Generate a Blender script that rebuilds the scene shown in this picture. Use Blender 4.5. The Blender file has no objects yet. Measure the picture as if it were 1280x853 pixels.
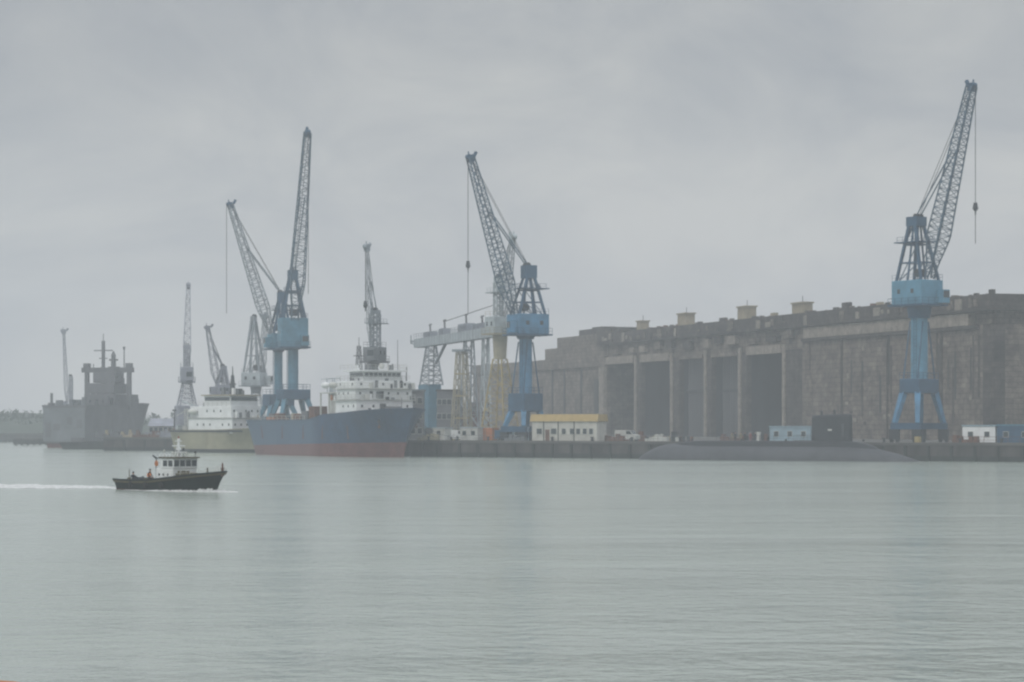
import bpy, bmesh, math, random
from mathutils import Vector, Matrix, Euler
R = math.radians
random.seed(11)
SC = bpy.context.scene
COL = SC.collection
F = 3011.0; HZ = 530.0; CH = 6.4          # focal length in photo pixels, horizon row, eye height (m)

# ------------------------------------------------------------------ camera
cd = bpy.data.cameras.new('camera'); cam = bpy.data.objects.new('camera', cd); COL.objects.link(cam)
cam.location = (0, 0, CH); cam.rotation_euler = (R(90), 0, 0)
cd.sensor_width = 36; cd.lens = 36 * F / 1280; cd.shift_y = (HZ - 426.5) / 1280
cd.clip_start = 0.5; cd.clip_end = 6000
SC.camera = cam
# ------------------------------------------------------------------ world, sun, exposure
SUN_EL, SUN_AZ = 52.0, 215.0              # sun behind the camera's left shoulder
ZEN = 2.4                                 # zenith / horizon brightness of the overcast
w = bpy.data.worlds.new('World'); SC.world = w; w.use_nodes = True
nt = w.node_tree; N = nt.nodes; Lk = nt.links; N.clear()
out = N.new('ShaderNodeOutputWorld'); bg = N.new('ShaderNodeBackground')
sky = N.new('ShaderNodeTexSky'); sky.sky_type = 'NISHITA'; sky.sun_disc = False
sky.sun_elevation = R(SUN_EL); sky.sun_rotation = R(SUN_AZ); sky.dust_density = 4; sky.air_density = 1.5
tc = N.new('ShaderNodeTexCoord'); mp = N.new('ShaderNodeMapping'); mp.inputs['Scale'].default_value = (1, 1, 1.7)
mp.inputs['Location'].default_value = (3.1, 0.2, 1.7)
nz = N.new('ShaderNodeTexNoise'); nz.inputs['Scale'].default_value = 8.5; nz.inputs['Detail'].default_value = 8; nz.inputs['Roughness'].default_value = 0.56
nz.inputs['Distortion'].default_value = 0.6
cr = N.new('ShaderNodeValToRGB'); e = cr.color_ramp.elements
e[0].position = 0.30; e[0].color = (4.55, 4.85, 5.45, 1); e[1].position = 0.64; e[1].color = (7.15, 7.2, 7.2, 1)
mx = N.new('ShaderNodeMix'); mx.data_type = 'RGBA'; mx.inputs[0].default_value = 0.88
Lk.new(tc.outputs['Generated'], mp.inputs[0]); Lk.new(mp.outputs[0], nz.inputs['Vector']); Lk.new(nz.outputs['Fac'], cr.inputs[0])
Lk.new(sky.outputs[0], mx.inputs[6]); Lk.new(cr.outputs[0], mx.inputs[7])
# an overcast sky is brighter overhead than at the horizon
sx = N.new('ShaderNodeSeparateXYZ'); Lk.new(tc.outputs['Generated'], sx.inputs[0])
mr = N.new('ShaderNodeValToRGB'); mr.color_ramp.interpolation = 'EASE'
for i_, (p_, v_) in enumerate(((0.0, 1.0), (0.07, 1.0), (0.17, 0.86), (0.40, 1.25), (1.0, ZEN))):
    q_ = mr.color_ramp.elements[i_] if i_ < 2 and i_ == 0 else (mr.color_ramp.elements.new(p_) if i_ < 4 else mr.color_ramp.elements[-1])
    q_.position = p_; q_.color = (v_ / 3,) * 3 + (1,)
Lk.new(sx.outputs[2], mr.inputs[0])
m3 = N.new('ShaderNodeMath'); m3.operation = 'MULTIPLY'; m3.inputs[1].default_value = 3.0; Lk.new(mr.outputs[0], m3.inputs[0])
sc_ = N.new('ShaderNodeVectorMath'); sc_.operation = 'SCALE'; Lk.new(mx.outputs[2], sc_.inputs[0]); Lk.new(m3.outputs[0], sc_.inputs['Scale'])
Lk.new(sc_.outputs[0], bg.inputs[0]); bg.inputs[1].default_value = 0.081
Lk.new(bg.outputs[0], out.inputs['Surface'])
sd = bpy.data.lights.new('sun', 'SUN'); sd.energy = 0.9; sd.angle = R(14); sd.color = (1, 0.97, 0.93)
so = bpy.data.objects.new('sun', sd); COL.objects.link(so)
az = R(SUN_AZ); el = R(SUN_EL)
tosun = Vector((math.sin(az) * math.cos(el), math.cos(az) * math.cos(el), math.sin(el)))
so.rotation_euler = tosun.to_track_quat('Z', 'Y').to_euler(); so.location = (-60, -60, 120)
SC.view_settings.view_transform = 'Standard'; SC.view_settings.look = 'None'
SC.view_settings.exposure = 0.05; SC.view_settings.gamma = 1; SC.view_settings.use_curve_mapping = False
SC.render.engine = 'CYCLES'
cy = SC.cycles; cy.max_bounces = 5; cy.diffuse_bounces = 2; cy.glossy_bounces = 3; cy.transmission_bounces = 2
cy.volume_bounces = 2; cy.caustics_reflective = False; cy.caustics_refractive = False
cy.pixel_filter_type = 'BLACKMAN_HARRIS'; cy.filter_width = 2.3     # the photograph's soft lens

HAZE_DENSITY = 0.00056

# ------------------------------------------------------------------ materials
def mat(name, col, rough=0.7, var=0.25, scale=0.6, stretch=(1, 1, 1), rust=0.0, metal=0.0, spec=0.3, rustcol=(0.11, 0.06, 0.035), bump=0.0, brick=None, fine=0.0, fsc=1.1):
    m = bpy.data.materials.new(name); m.use_nodes = True
    t = m.node_tree; n = t.nodes; b = n['Principled BSDF']
    b.inputs['Roughness'].default_value = rough; b.inputs['Metallic'].default_value = metal
    b.inputs['Specular IOR Level'].default_value = spec
    c = n.new('ShaderNodeTexCoord'); mpp = n.new('ShaderNodeMapping'); mpp.inputs['Scale'].default_value = stretch
    no = n.new('ShaderNodeTexNoise'); no.inputs['Scale'].default_value = scale; no.inputs['Detail'].default_value = 7; no.inputs['Roughness'].default_value = 0.62
    t.links.new(c.outputs['Object'], mpp.inputs[0]); t.links.new(mpp.outputs[0], no.inputs['Vector'])
    rp = n.new('ShaderNodeValToRGB'); el_ = rp.color_ramp.elements
    el_[0].position = 0.32; el_[0].color = tuple(x * (1 - var) for x in col) + (1,)
    el_[1].position = 0.68; el_[1].color = tuple(min(1, x * (1 + var)) for x in col) + (1,)
    t.links.new(no.outputs['Fac'], rp.inputs[0]); last = rp.outputs[0]
    if fine:
        n3 = n.new('ShaderNodeTexNoise'); n3.inputs['Scale'].default_value = fsc; n3.inputs['Detail'].default_value = 6; n3.inputs['Roughness'].default_value = .8
        t.links.new(c.outputs['Object'], n3.inputs['Vector'])
        r3 = n.new('ShaderNodeValToRGB'); r3.color_ramp.elements[0].position = .36; r3.color_ramp.elements[0].color = (1-fine,)*3+(1,)
        r3.color_ramp.elements[1].position = .62; r3.color_ramp.elements[1].color = (1+fine*.0,)*3+(1,)
        t.links.new(n3.outputs['Fac'], r3.inputs[0])
        m3_ = n.new('ShaderNodeMix'); m3_.data_type = 'RGBA'; m3_.blend_type = 'MULTIPLY'; m3_.inputs[0].default_value = 1
        t.links.new(last, m3_.inputs[6]); t.links.new(r3.outputs[0], m3_.inputs[7]); last = m3_.outputs[2]
    if brick:
        bw, bh, amt = brick
        sx = n.new('ShaderNodeSeparateXYZ'); ad = n.new('ShaderNodeMath'); ad.operation = 'ADD'; cx = n.new('ShaderNodeCombineXYZ')
        t.links.new(c.outputs['Object'], sx.inputs[0]); t.links.new(sx.outputs[0], ad.inputs[0]); t.links.new(sx.outputs[1], ad.inputs[1])
        t.links.new(ad.outputs[0], cx.inputs[0]); t.links.new(sx.outputs[2], cx.inputs[1])
        br = n.new('ShaderNodeTexBrick'); br.offset = 0.5; br.inputs['Scale'].default_value = 1.0
        br.inputs['Brick Width'].default_value = bw; br.inputs['Row Height'].default_value = bh
        br.inputs['Mortar Size'].default_value = 0.09; br.inputs['Mortar Smooth'].default_value = 0.5
        br.inputs['Color1'].default_value = (1, 1, 1, 1); br.inputs['Color2'].default_value = (1 - amt * .6,) * 3 + (1,); br.inputs['Mortar'].default_value = (1 - amt,) * 3 + (1,)
        t.links.new(cx.outputs[0], br.inputs['Vector'])
        mm = n.new('ShaderNodeMix'); mm.data_type = 'RGBA'; mm.blend_type = 'MULTIPLY'; mm.inputs[0].default_value = 1
        t.links.new(last, mm.inputs[6]); t.links.new(br.outputs[0], mm.inputs[7]); last = mm.outputs[2]
    if rust > 0:
        mp2 = n.new('ShaderNodeMapping'); mp2.inputs['Scale'].default_value = (1, 1, 0.22)
        n2 = n.new('ShaderNodeTexNoise'); n2.inputs['Scale'].default_value = scale * 1.7 + .2; n2.inputs['Detail'].default_value = 8; n2.inputs['Roughness'].default_value = 0.7
        t.links.new(c.outputs['Object'], mp2.inputs[0]); t.links.new(mp2.outputs[0], n2.inputs['Vector'])
        r2 = n.new('ShaderNodeValToRGB'); q = r2.color_ramp.elements
        q[0].position = 0.66 - 0.28 * rust; q[0].color = (0, 0, 0, 1); q[1].position = 0.80 - 0.22 * rust; q[1].color = (1, 1, 1, 1)
        t.links.new(n2.outputs['Fac'], r2.inputs[0])
        mu = n.new('ShaderNodeMath'); mu.operation = 'MULTIPLY'; mu.inputs[1].default_value = min(1, 0.5 + rust * .5)
        t.links.new(r2.outputs[0], mu.inputs[0])
        m2 = n.new('ShaderNodeMix'); m2.data_type = 'RGBA'; m2.inputs[7].default_value = rustcol + (1,)
        t.links.new(mu.outputs[0], m2.inputs[0]); t.links.new(last, m2.inputs[6]); last = m2.outputs[2]
    t.links.new(last, b.inputs['Base Color'])
    if bump:
        bp = n.new('ShaderNodeBump'); bp.inputs['Strength'].default_value = bump; bp.inputs['Distance'].default_value = 0.2
        t.links.new(no.outputs['Fac'], bp.inputs['Height']); t.links.new(bp.outputs[0], b.inputs['Normal'])
    return m

M = dict(
    blue=mat('crane_blue_paint', (0.055, 0.178, 0.31), .6, .25, .5, rust=.32),
    dkblue=mat('crane_dark_blue_paint', (0.022, 0.075, 0.14), .6, .25, .5, rust=.12),
    ltblue=mat('pale_blue_paint', (0.25, 0.35, 0.41), .6, .15, .5, rust=.1),
    jib=mat('jib_steel_paint', (0.055, 0.105, 0.155), .6, .3, .4, rust=.12),
    bluegl=mat('crane_pale_blue_paint', (0.085, 0.235, 0.345), .55, .2, .5, rust=.2),
    bluegreen=mat('faded_blue_paint', (0.065, 0.19, 0.275), .6, .2, .5, rust=.15),
    pale=mat('pale_grey_paint', (0.38, 0.43, 0.45), .6, .2, .5, rust=.2),
    palejib=mat('grey_lattice_paint', (0.22, 0.255, 0.285), .6, .3, .4, rust=.25),
    lilac=mat('lilac_grey_steel', (0.24, 0.255, 0.30), .6, .25, .4, rust=.15),
    cream=mat('cream_paint', (0.34, 0.31, 0.22), .6, .2, .5, rust=.3),
    yellow=mat('weathered_yellow_paint', (0.36, 0.29, 0.13), .6, .2, .5, rust=.3),
    dark=mat('dark_steel', (0.025, 0.03, 0.035), .6, .3, .6),
    rope=mat('wire_rope', (0.05, 0.05, 0.055), .6, .1, 1),
    glass=mat('dark_window_glass', (0.02, 0.03, 0.035), .12, .1, 1, spec=.6),
    white=mat('white_paint', (0.72, 0.74, 0.74), .5, .10, .5, rust=.12, rustcol=(.25, .17, .1)),
    offwhite=mat('stained_white_paint', (0.50, 0.51, 0.48), .6, .18, .6, rust=.35, rustcol=(.22, .18, .13)),
    navy=mat('navy_hull_paint', (0.012, 0.052, 0.115), .5, .3, .25, rust=.25, rustcol=(.07,.065,.065), fine=.3),
    boot=mat('red_boot_paint', (0.14, 0.05, 0.045), .7, .35, .3, rust=.4, rustcol=(.075, .05, .045), fine=.35),
    grey=mat('naval_grey_paint', (0.115, 0.118, 0.130), .6, .2, .3, rust=.15),
    ltgrey=mat('light_naval_grey', (0.145, 0.16, 0.175), .6, .2, .3, rust=.25),
    olive=mat('olive_cream_hull', (0.26, 0.25, 0.17), .6, .18, .3, rust=.3, rustcol=(.15, .11, .06)),
    deck=mat('red_brown_deck', (0.13, 0.07, 0.055), .8, .3, .8),
    orange=mat('orange_paint', (0.42, 0.15, 0.05), .55, .2, 1, rust=.3),
    rusty=mat('rusty_steel', (0.13, 0.065, 0.045), .85, .4, .8),
    tug=mat('dark_green_hull', (0.012, 0.021, 0.019), .75, .3, .6, rust=.25, rustcol=(.035,.028,.018), spec=.15, fine=.3),
    rubber=mat('black_rubber', (0.02, 0.02, 0.02), .85, .2, 2),
    fender=mat('worn_olive_rail', (0.085, 0.072, 0.038), .8, .25, 1.5),
    sub=mat('submarine_grey_black', (0.048, 0.052, 0.060), .65, .25, .35, rust=.3, rustcol=(.06, .055, .06)),
    subdark=mat('submarine_black', (0.020, 0.024, 0.030), .55, .25, .4),
    conc=mat('bunker_concrete', (0.225, 0.188, 0.158), .9, .38, .16, stretch=(1, 1, 1.6), rust=.42, rustcol=(.055, .055, .052), bump=.3, brick=(2.3, 1.05, .5), fine=.62, fsc=.42),
    concd=mat('dark_bunker_concrete', (0.092, 0.078, 0.070), .9, .40, .20, stretch=(1, 1, 2), rust=.5, rustcol=(.035, .036, .036), bump=.4, brick=(2.6, 1.2, .45), fine=.65, fsc=.4),
    concl=mat('pale_bunker_concrete', (0.30, 0.265, 0.225), .9, .25, .35, rust=.45, rustcol=(.11, .095, .08), bump=.3, fine=.45),
    penshade=mat('pen_back_wall', (0.030, 0.036, 0.045), .9, .35, .3, stretch=(1, 1, .15)),  # near-black, the shade inside the pens is put into the colour
    panel=mat('corrugated_pen_door', (0.075, 0.078, 0.085), .8, .35, .45, stretch=(1, 1, .08), rust=.3),
    ochre=mat('ochre_masonry', (0.30, 0.255, 0.175), .9, .2, .5, rust=.3, rustcol=(.14, .12, .09)),
    quay=mat('quay_concrete', (0.062, 0.058, 0.056), .9, .5, .3, stretch=(1, 1, .4), rust=.5, rustcol=(.03, .033, .034), bump=.4),
    weed=mat('wet_weed_concrete', (0.022, 0.028, 0.026), .6, .4, .6, stretch=(1, 1, .4)),
    asphalt=mat('quay_ground', (0.09, 0.088, 0.083), .9, .25, .1),
    foliage=mat('foliage', (0.035, 0.05, 0.035), .9, .4, .2),
    skin=mat('skin', (0.42, 0.25, 0.17), .6, .1, 3),
    cloth=mat('dark_cloth', (0.02, 0.022, 0.03), .9, .2, 3),
    khaki=mat('khaki_cloth', (0.22, 0.19, 0.11), .9, .2, 3),
    vest=mat('orange_vest', (0.75, 0.22, 0.03), .8, .1, 3),
    redcl=mat('red_cloth', (0.22, 0.05, 0.05), .9, .1, 3),
    roofy=mat('yellow_roof_fascia', (0.38, 0.28, 0.12), .8, .15, .6, rust=.2),
    wallw=mat('whitewashed_wall', (0.46, 0.45, 0.41), .85, .18, .6, rust=.3, rustcol=(.2, .17, .13)),
    foam=mat('foam', (0.66, 0.68, 0.68), .9, .2, 1.5, fine=.35),
)
M['foam'].node_tree.nodes['Principled BSDF'].inputs['Specular IOR Level'].default_value = .1

# ------------------------------------------------------------------ helpers
class MB:
    def __init__(s, T=None): s.v = []; s.f = []; s.T = T or Matrix()
    def add(s, vs, fs):
        o = len(s.v)
        s.v += [tuple(s.T @ Vector(p)) for p in vs]; s.f += [tuple(i + o for i in q) for q in fs]
        return s
    def box(s, x0, x1, y0, y1, z0, z1):
        return s.add([(x0,y0,z0),(x1,y0,z0),(x1,y1,z0),(x0,y1,z0),(x0,y0,z1),(x1,y0,z1),(x1,y1,z1),(x0,y1,z1)],
                     [(0,3,2,1),(4,5,6,7),(0,1,5,4),(1,2,6,5),(2,3,7,6),(3,0,4,7)])
    def cbox(s, c, d, rz=0):
        hx, hy, hz = d[0]/2, d[1]/2, d[2]/2; m = Matrix.Rotation(rz, 3, 'Z'); vs = []
        for z in (-hz, hz):
            for x, y in ((-hx,-hy),(hx,-hy),(hx,hy),(-hx,hy)): vs.append(tuple(m @ Vector((x, y, z)) + Vector(c)))
        return s.add(vs, [(0,3,2,1),(4,5,6,7),(0,1,5,4),(1,2,6,5),(2,3,7,6),(3,0,4,7)])
    def frame_of(s, p0, p1):
        d = (Vector(p1) - Vector(p0)); d.normalize()
        up = Vector((0,0,1)) if abs(d.z) < .95 else Vector((0,1,0))
        a = d.cross(up).normalized(); b = a.cross(d).normalized(); return a, b
    def bar(s, p0, p1, w0, h0=None, w1=None, h1=None):
        h0 = h0 or w0; w1 = w1 or w0; h1 = h1 or h0
        a, b = s.frame_of(p0, p1); vs = []
        for p, ww, hh in ((p0, w0, h0), (p1, w1, h1)):
            for i, j in ((-1,-1),(1,-1),(1,1),(-1,1)): vs.append(tuple(Vector(p) + a*ww/2*i + b*hh/2*j))
        return s.add(vs, [(0,3,2,1),(4,5,6,7),(0,1,5,4),(1,2,6,5),(2,3,7,6),(3,0,4,7)])
    def tube(s, p0, p1, r0, r1=None, n=12):
        r1 = r0 if r1 is None else r1
        a, b = s.frame_of(p0, p1); vs = []
        for p, r in ((p0, r0), (p1, r1)):
            for k in range(n):
                t = 2*math.pi*k/n; vs.append(tuple(Vector(p) + a*r*math.cos(t) + b*r*math.sin(t)))
        fs = [(k, (k+1) % n, n+(k+1) % n, n+k) for k in range(n)] + [tuple(range(n-1, -1, -1)), tuple(range(n, 2*n))]
        return s.add(vs, fs)
    def path(s, pts, r, n=5):
        for a, b in zip(pts, pts[1:]): s.tube(a, b, r, r, n)
        return s
    def grid(s, rows, close=False):
        n = len(rows[0]); vs = [p for r in rows for p in r]; fs = []
        for i in range(len(rows)-1):
            for j in range(n - (0 if close else 1)):
                fs.append((i*n+j, i*n+(j+1) % n, (i+1)*n+(j+1) % n, (i+1)*n+j))
        return s.add(vs, fs)
    def ball(s, c, r, sc=(1,1,1), n=10, m=6):
        rows = []
        for i in range(m+1):
            ph = math.pi*i/m
            rows.append([(c[0]+r*sc[0]*math.sin(ph)*math.cos(2*math.pi*k/n), c[1]+r*sc[1]*math.sin(ph)*math.sin(2*math.pi*k/n), c[2]+r*sc[2]*math.cos(ph)) for k in range(n)])
        return s.grid(rows, True)
    def build(s, name, m, parent=None, smooth=False, label=None, bevel=0):
        me = bpy.data.meshes.new(name); me.from_pydata(s.v, [], s.f)
        bm = bmesh.new(); bm.from_mesh(me)
        bmesh.ops.remove_doubles(bm, verts=bm.verts, dist=1e-5)
        bmesh.ops.recalc_face_normals(bm, faces=bm.faces)
        if bevel: bmesh.ops.bevel(bm, geom=[e_ for e_ in bm.edges], offset=bevel, segments=1, affect='EDGES', clamp_overlap=True)
        bm.to_mesh(me); bm.free()
        if smooth:
            for p in me.polygons: p.use_smooth = True
        me.materials.append(M[m] if isinstance(m, str) else m)
        o = bpy.data.objects.new(name, me); COL.objects.link(o)
        if parent: o.parent = parent
        if label: o['label'] = label
        return o

def muted(m, col, x0, amt):  # blends the base colour towards a second, paler one aft
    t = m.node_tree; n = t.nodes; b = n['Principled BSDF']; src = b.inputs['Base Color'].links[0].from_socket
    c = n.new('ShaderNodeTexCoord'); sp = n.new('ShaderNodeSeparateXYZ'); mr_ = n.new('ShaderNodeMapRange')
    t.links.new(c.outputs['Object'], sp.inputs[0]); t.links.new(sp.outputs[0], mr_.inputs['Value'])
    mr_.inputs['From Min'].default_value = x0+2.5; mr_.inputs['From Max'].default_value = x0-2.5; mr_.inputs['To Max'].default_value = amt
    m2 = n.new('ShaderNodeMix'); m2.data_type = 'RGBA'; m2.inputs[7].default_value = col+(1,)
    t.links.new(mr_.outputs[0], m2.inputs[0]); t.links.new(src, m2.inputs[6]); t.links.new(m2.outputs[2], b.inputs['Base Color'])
muted(M['navy'], (0.075, 0.125, 0.19), 4, .75); M['redboot'] = M['boot'].copy(); muted(M['redboot'], (0.19, 0.11, 0.11), 4, .7)
def tag(o, label, cat, group=None):
    o['label'] = label; o['category'] = cat
    if group: o['group'] = group
    return o
def thing(name, label, cat, loc=(0,0,0), rz=0, group=None):
    o = bpy.data.objects.new(name, None); COL.objects.link(o); o.location = loc; o.rotation_euler = (0,0,rz)
    o.empty_display_size = .5
    return tag(o, label, cat, group)
def structure(o, kind='structure'): o['kind'] = kind; return o
def dup(root, loc, rz=None, label=None):
    r = root.copy(); COL.objects.link(r); r.location = loc
    if rz is not None: r.rotation_euler = (0,0,rz)
    if label: r['label'] = label
    for ch in list(root.children):
        c = ch.copy(); COL.objects.link(c); c.parent = r
        for g in list(ch.children):
            d = g.copy(); COL.objects.link(d); d.parent = c
    return r
def X(px, Y): return (px - 640) / F * Y
def Z(py, Y): return CH + (HZ - py) / F * Y
def at(px, Y, z=0): return (X(px, Y), Y, z)

def lattice(mb, P0, P1, prof, side, bays, cw=.16, bw=.08):
    """four-chord lattice boom from P0 to P1; prof(t) -> (half width along side, half height)"""
    P0 = Vector(P0); P1 = Vector(P1); d = (P1-P0).normalized(); side = Vector(side).normalized(); up = d.cross(side).normalized()
    st = []
    for i in range(bays+1):
        t = i/bays; a, b = prof(t); c = P0.lerp(P1, t)
        st.append([c+side*a+up*b, c-side*a+up*b, c-side*a-up*b, c+side*a-up*b])
    for i in range(bays):
        for k in range(4): mb.bar(st[i][k], st[i+1][k], cw)
        for k in range(4):
            q = (k+1) % 4
            if i % 2: mb.bar(st[i][k], st[i+1][q], bw)
            else: mb.bar(st[i][q], st[i+1][k], bw)
            mb.bar(st[i+1][k], st[i+1][q], bw)
    return st

def railing(mb, pts, h=1.0, step=2.0, r=.04):
    for a, b in zip(pts, pts[1:]):
        a = Vector(a); b = Vector(b); n = max(1, int((b-a).length/step)); u = Vector((0,0,h))
        for i in range(n+1):
            p = a.lerp(b, i/n); mb.bar(p, p+u, r)
        mb.bar(a+u, b+u, r); mb.bar(a+u*.5, b+u*.5, r*.8)

# ------------------------------------------------------------------ setting: water, ground, hills
def water_mat():
    m = bpy.data.materials.new('harbour_water'); m.use_nodes = True; t = m.node_tree; n = t.nodes; b = n['Principled BSDF']
    b.inputs['Base Color'].default_value = (0.305, 0.352, 0.312, 1); b.inputs['Roughness'].default_value = 0.155; b.inputs['IOR'].default_value = 1.33
    b.inputs['Specular IOR Level'].default_value = .5
    c = n.new('ShaderNodeTexCoord')
    def noise(sc, st, det, dist=0):
        mp_ = n.new('ShaderNodeMapping'); mp_.inputs['Scale'].default_value = st; mp_.inputs['Rotation'].default_value = (0, 0, R(12))
        q = n.new('ShaderNodeTexNoise'); q.inputs['Scale'].default_value = sc; q.inputs['Detail'].default_value = det; q.inputs['Distortion'].default_value = dist
        t.links.new(c.outputs['Object'], mp_.inputs[0]); t.links.new(mp_.outputs[0], q.inputs['Vector']); return q.outputs['Fac']
    def math_(op, a, b_):
        q = n.new('ShaderNodeMath'); q.operation = op
        for i, v in enumerate((a, b_)):
            if isinstance(v, (int, float)): q.inputs[i].default_value = v
            else: t.links.new(v, q.inputs[i])
        return q.outputs[0]
    small = noise(1.1, (1, 1, 1), 3); mid = noise(.22, (.6, 1, 1), 3, .4); big = noise(.035, (.5, 1, 1), 3, .8)
    patch = noise(.035, (.45, 1, 1), 4, .5)
    amp = n.new('ShaderNodeValToRGB'); amp.color_ramp.elements[0].position = .38; amp.color_ramp.elements[0].color = (.38,)*3+(1,)
    amp.color_ramp.elements[1].position = .62; amp.color_ramp.elements[1].color = (1,)*3+(1,)
    t.links.new(patch, amp.inputs[0])
    fine = noise(2.6, (1, 1, 1), 2)
    h = math_('MULTIPLY', amp.outputs[0], math_('ADD', math_('ADD', math_('MULTIPLY', small, .20), math_('MULTIPLY', fine, .07)), math_('MULTIPLY', mid, .40)))
    h = math_('ADD', h, math_('MULTIPLY', big, .18))
    bp = n.new('ShaderNodeBump'); bp.inputs['Strength'].default_value = 1; bp.inputs['Distance'].default_value = 1
    t.links.new(h, bp.inputs['Height']); t.links.new(bp.outputs[0], b.inputs['Normal'])
    return m
M['water'] = water_mat()
structure(MB().add([(-900,-60,0),(900,-60,0),(900,1500,0),(-900,1500,0)], [(0,1,2,3)]).build('water', 'water'))

GZ = 3.1
main = [(150,358),(95,395.2),(-13.5,462+3.6),(-60,544.5),(-57,568),(-97,572),(-97,700),(-103,838),(-260,842),(-700,850),(-700,1450),(700,1450),(700,358)]
g = MB(); n_ = len(main); g.add([(x,y,GZ) for x,y in main], [tuple(range(n_))])
structure(g.build('ground', 'asphalt'))
# quay walls (each straight run is one)
def quay_wall(a, b, label, tyres=0, h=GZ, capm='quay', pil=4.5):
    a = Vector((a[0],a[1],0)); b = Vector((b[0],b[1],0)); L = (b-a).length; ang = math.atan2(b.y-a.y, b.x-a.x)
    r = thing('quay_wall', label, 'quay wall', a, ang)
    mb = MB().box(0, L, 0, .8, .9, h-.35); mb.build('wall', 'quay', r)
    MB().box(0, L, -.05, .8, -1, .898).build('tide_band', 'weed', r)
    MB().box(0, L, -.22, 1.2, h-.348, h+.12).build('coping', 'concl' if capm == 'l' else 'asphalt', r)
    k = pil
    c = 0
    while k < L and c < 60:
        MB().box(k-.22, k+.22, -.42, -.052, -.6, h-.5).build('fender_pile', 'weed', r); k += pil; c += 1
    return r
quay_wall((-13.5,465.6), (95,395.2), 'long grey stained quay wall below the submarine bunker', pil=4.2)
quay_wall((95,395.2), (150,358), 'stained quay wall at the right edge beyond the big crane', pil=4.2)
quay_wall((-60,544.5), (-13.5,465.6), 'quay wall behind the blue hulled ship', pil=6)
quay_wall((-97,572), (-57,568), 'dark low quay wall left of the cream hulled ship', pil=5)
quay_wall((-260,842), (-103,838), 'far dark waterfront wall below the wooded hill', pil=12)
# hills
random.seed(5)
rows = []
for j in range(9):
    yy = 839.5 + j*30; row = []
    for i in range(90):
        xx = -620 + i*6.2
        hh = 10.6 + 1.6*math.sin(xx*.021+1) + .9*math.sin(xx*.06+j) + random.uniform(-.5,.5)
        if xx > -160: hh -= max(0, (xx+160))*.006
        row.append((xx, yy, GZ - .2 + max(0, hh-4) * math.sin(min(1, j/4)*math.pi/2)))
    rows.append(row)
structure(MB().grid(rows).build('hills', 'foliage'))
wood = MB()
for i in range(1500):
    xx = random.uniform(-600, -70); yy = random.uniform(885, 990)
    zz = GZ + 5.0 + 1.6*math.sin(xx*.021+1) - max(0, xx+160)*.006 + random.uniform(-1, 2.0)
    r_ = random.uniform(1.3, 2.6)
    vs = []
    for k in range(9):
        v = Vector((random.gauss(0,1), random.gauss(0,1), random.gauss(0,1))).normalized()*r_*random.uniform(.5,1)
        w2 = Vector((random.gauss(0,1), random.gauss(0,1), random.gauss(0,1)))*r_*.35; w3 = Vector((random.gauss(0,1), random.gauss(0,1), random.gauss(0,1)))*r_*.35
        c_ = Vector((xx,yy,zz))+v; o = len(wood.v); wood.v += [tuple(c_), tuple(c_+w2), tuple(c_+w3)]; wood.f.append((o,o+1,o+2))
me = bpy.data.meshes.new('far_wood'); me.from_pydata(wood.v, [], wood.f); me.materials.append(M['foliage'])
fw = bpy.data.objects.new('far_wood', me); COL.objects.link(fw); fw['label'] = 'hazy wooded skyline beyond the harbour at left'; structure(fw, 'stuff'); fw['category'] = 'wood'

# haze
hm = bpy.data.materials.new('haze'); hm.use_nodes = True; hn = hm.node_tree.nodes; hn.clear()
ho = hn.new('ShaderNodeOutputMaterial'); hv = hn.new('ShaderNodeVolumePrincipled')
hv.inputs['Color'].default_value = (0.905, 0.955, 1.0, 1); hv.inputs['Density'].default_value = HAZE_DENSITY; hv.inputs['Anisotropy'].default_value = 0.0
hm.node_tree.links.new(hv.outputs[0], ho.inputs['Volume'])
hz = MB().box(-1000, 1000, -120, 1560, -2.2, 92).build('haze', hm); structure(hz, 'stuff'); hz['label'] = 'thin grey sea haze over the harbour'; hz['category'] = 'haze'

def quay_at(px, back):
    q = math.atan2(395.2-465.6, 95+13.5); d = Vector((math.cos(q), math.sin(q))); n = Vector((-d.y, d.x)); a = Vector((-13.5,465.6))+n*back
    k = (px-640)/F; t = (k*a.y-a.x)/(d.x-k*d.y); p = a+d*t; return (p.x, p.y)
# ------------------------------------------------------------------ submarine bunker
C0 = Vector((93.7, 470, 0)); U = Vector((-.3115, .950, 0))
def s_of(px):
    k = (px-640)/F; return (93.7-470*k)/(.3115+.95*k)
bk = thing('submarine_bunker', 'huge stepped concrete submarine bunker with tall dark pens behind the quay', 'bunker', (C0.x, C0.y, 3.0), math.atan2(.3115,.95))
H = 28.8; s1, s2 = s_of(1003), s_of(757)
# solid right block, with its right end face
MB().box(0, 130, 0, s1, 0, 22.9).build('wall', 'conc', bk, label='pale brown grid-marked main wall')
MB().box(1.3, 130, 1.2, s1, 22.9, 25.6).build('wall', 'conc', bk)
MB().box(-.3, 1.29, 9, s1-1, 22.95, 25.4).build('lit_ledge', 'concl', bk)  # upright band in paler concrete, standing in for a skylit top
MB().box(-.62, -.002, 5, s1-.5, 22.2, 22.88).build('dark_course', 'concd', bk)  # dark concrete strip, stands in for the shadow line below the pale band
MB().box(-.75, 130, -.75, s1+.01, 25.602, 28.8).build('roof_slab', 'concd', bk)
# corner pilaster and end-face bands
MB().box(-.35, 2.6, -.35, 3, 0, 22.898).build('corner_pilaster', 'concd', bk)
MB().box(9, 128, -.32, -.002, 20.6, 22.2).build('dark_course', 'concd', bk)
for q, (a0, a1) in enumerate(((8,16),(24,34),(42,50))):
    MB().box(a0, a1, -.2, -.002, 3, 19).build('wall_panel', 'conc', bk)
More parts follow.
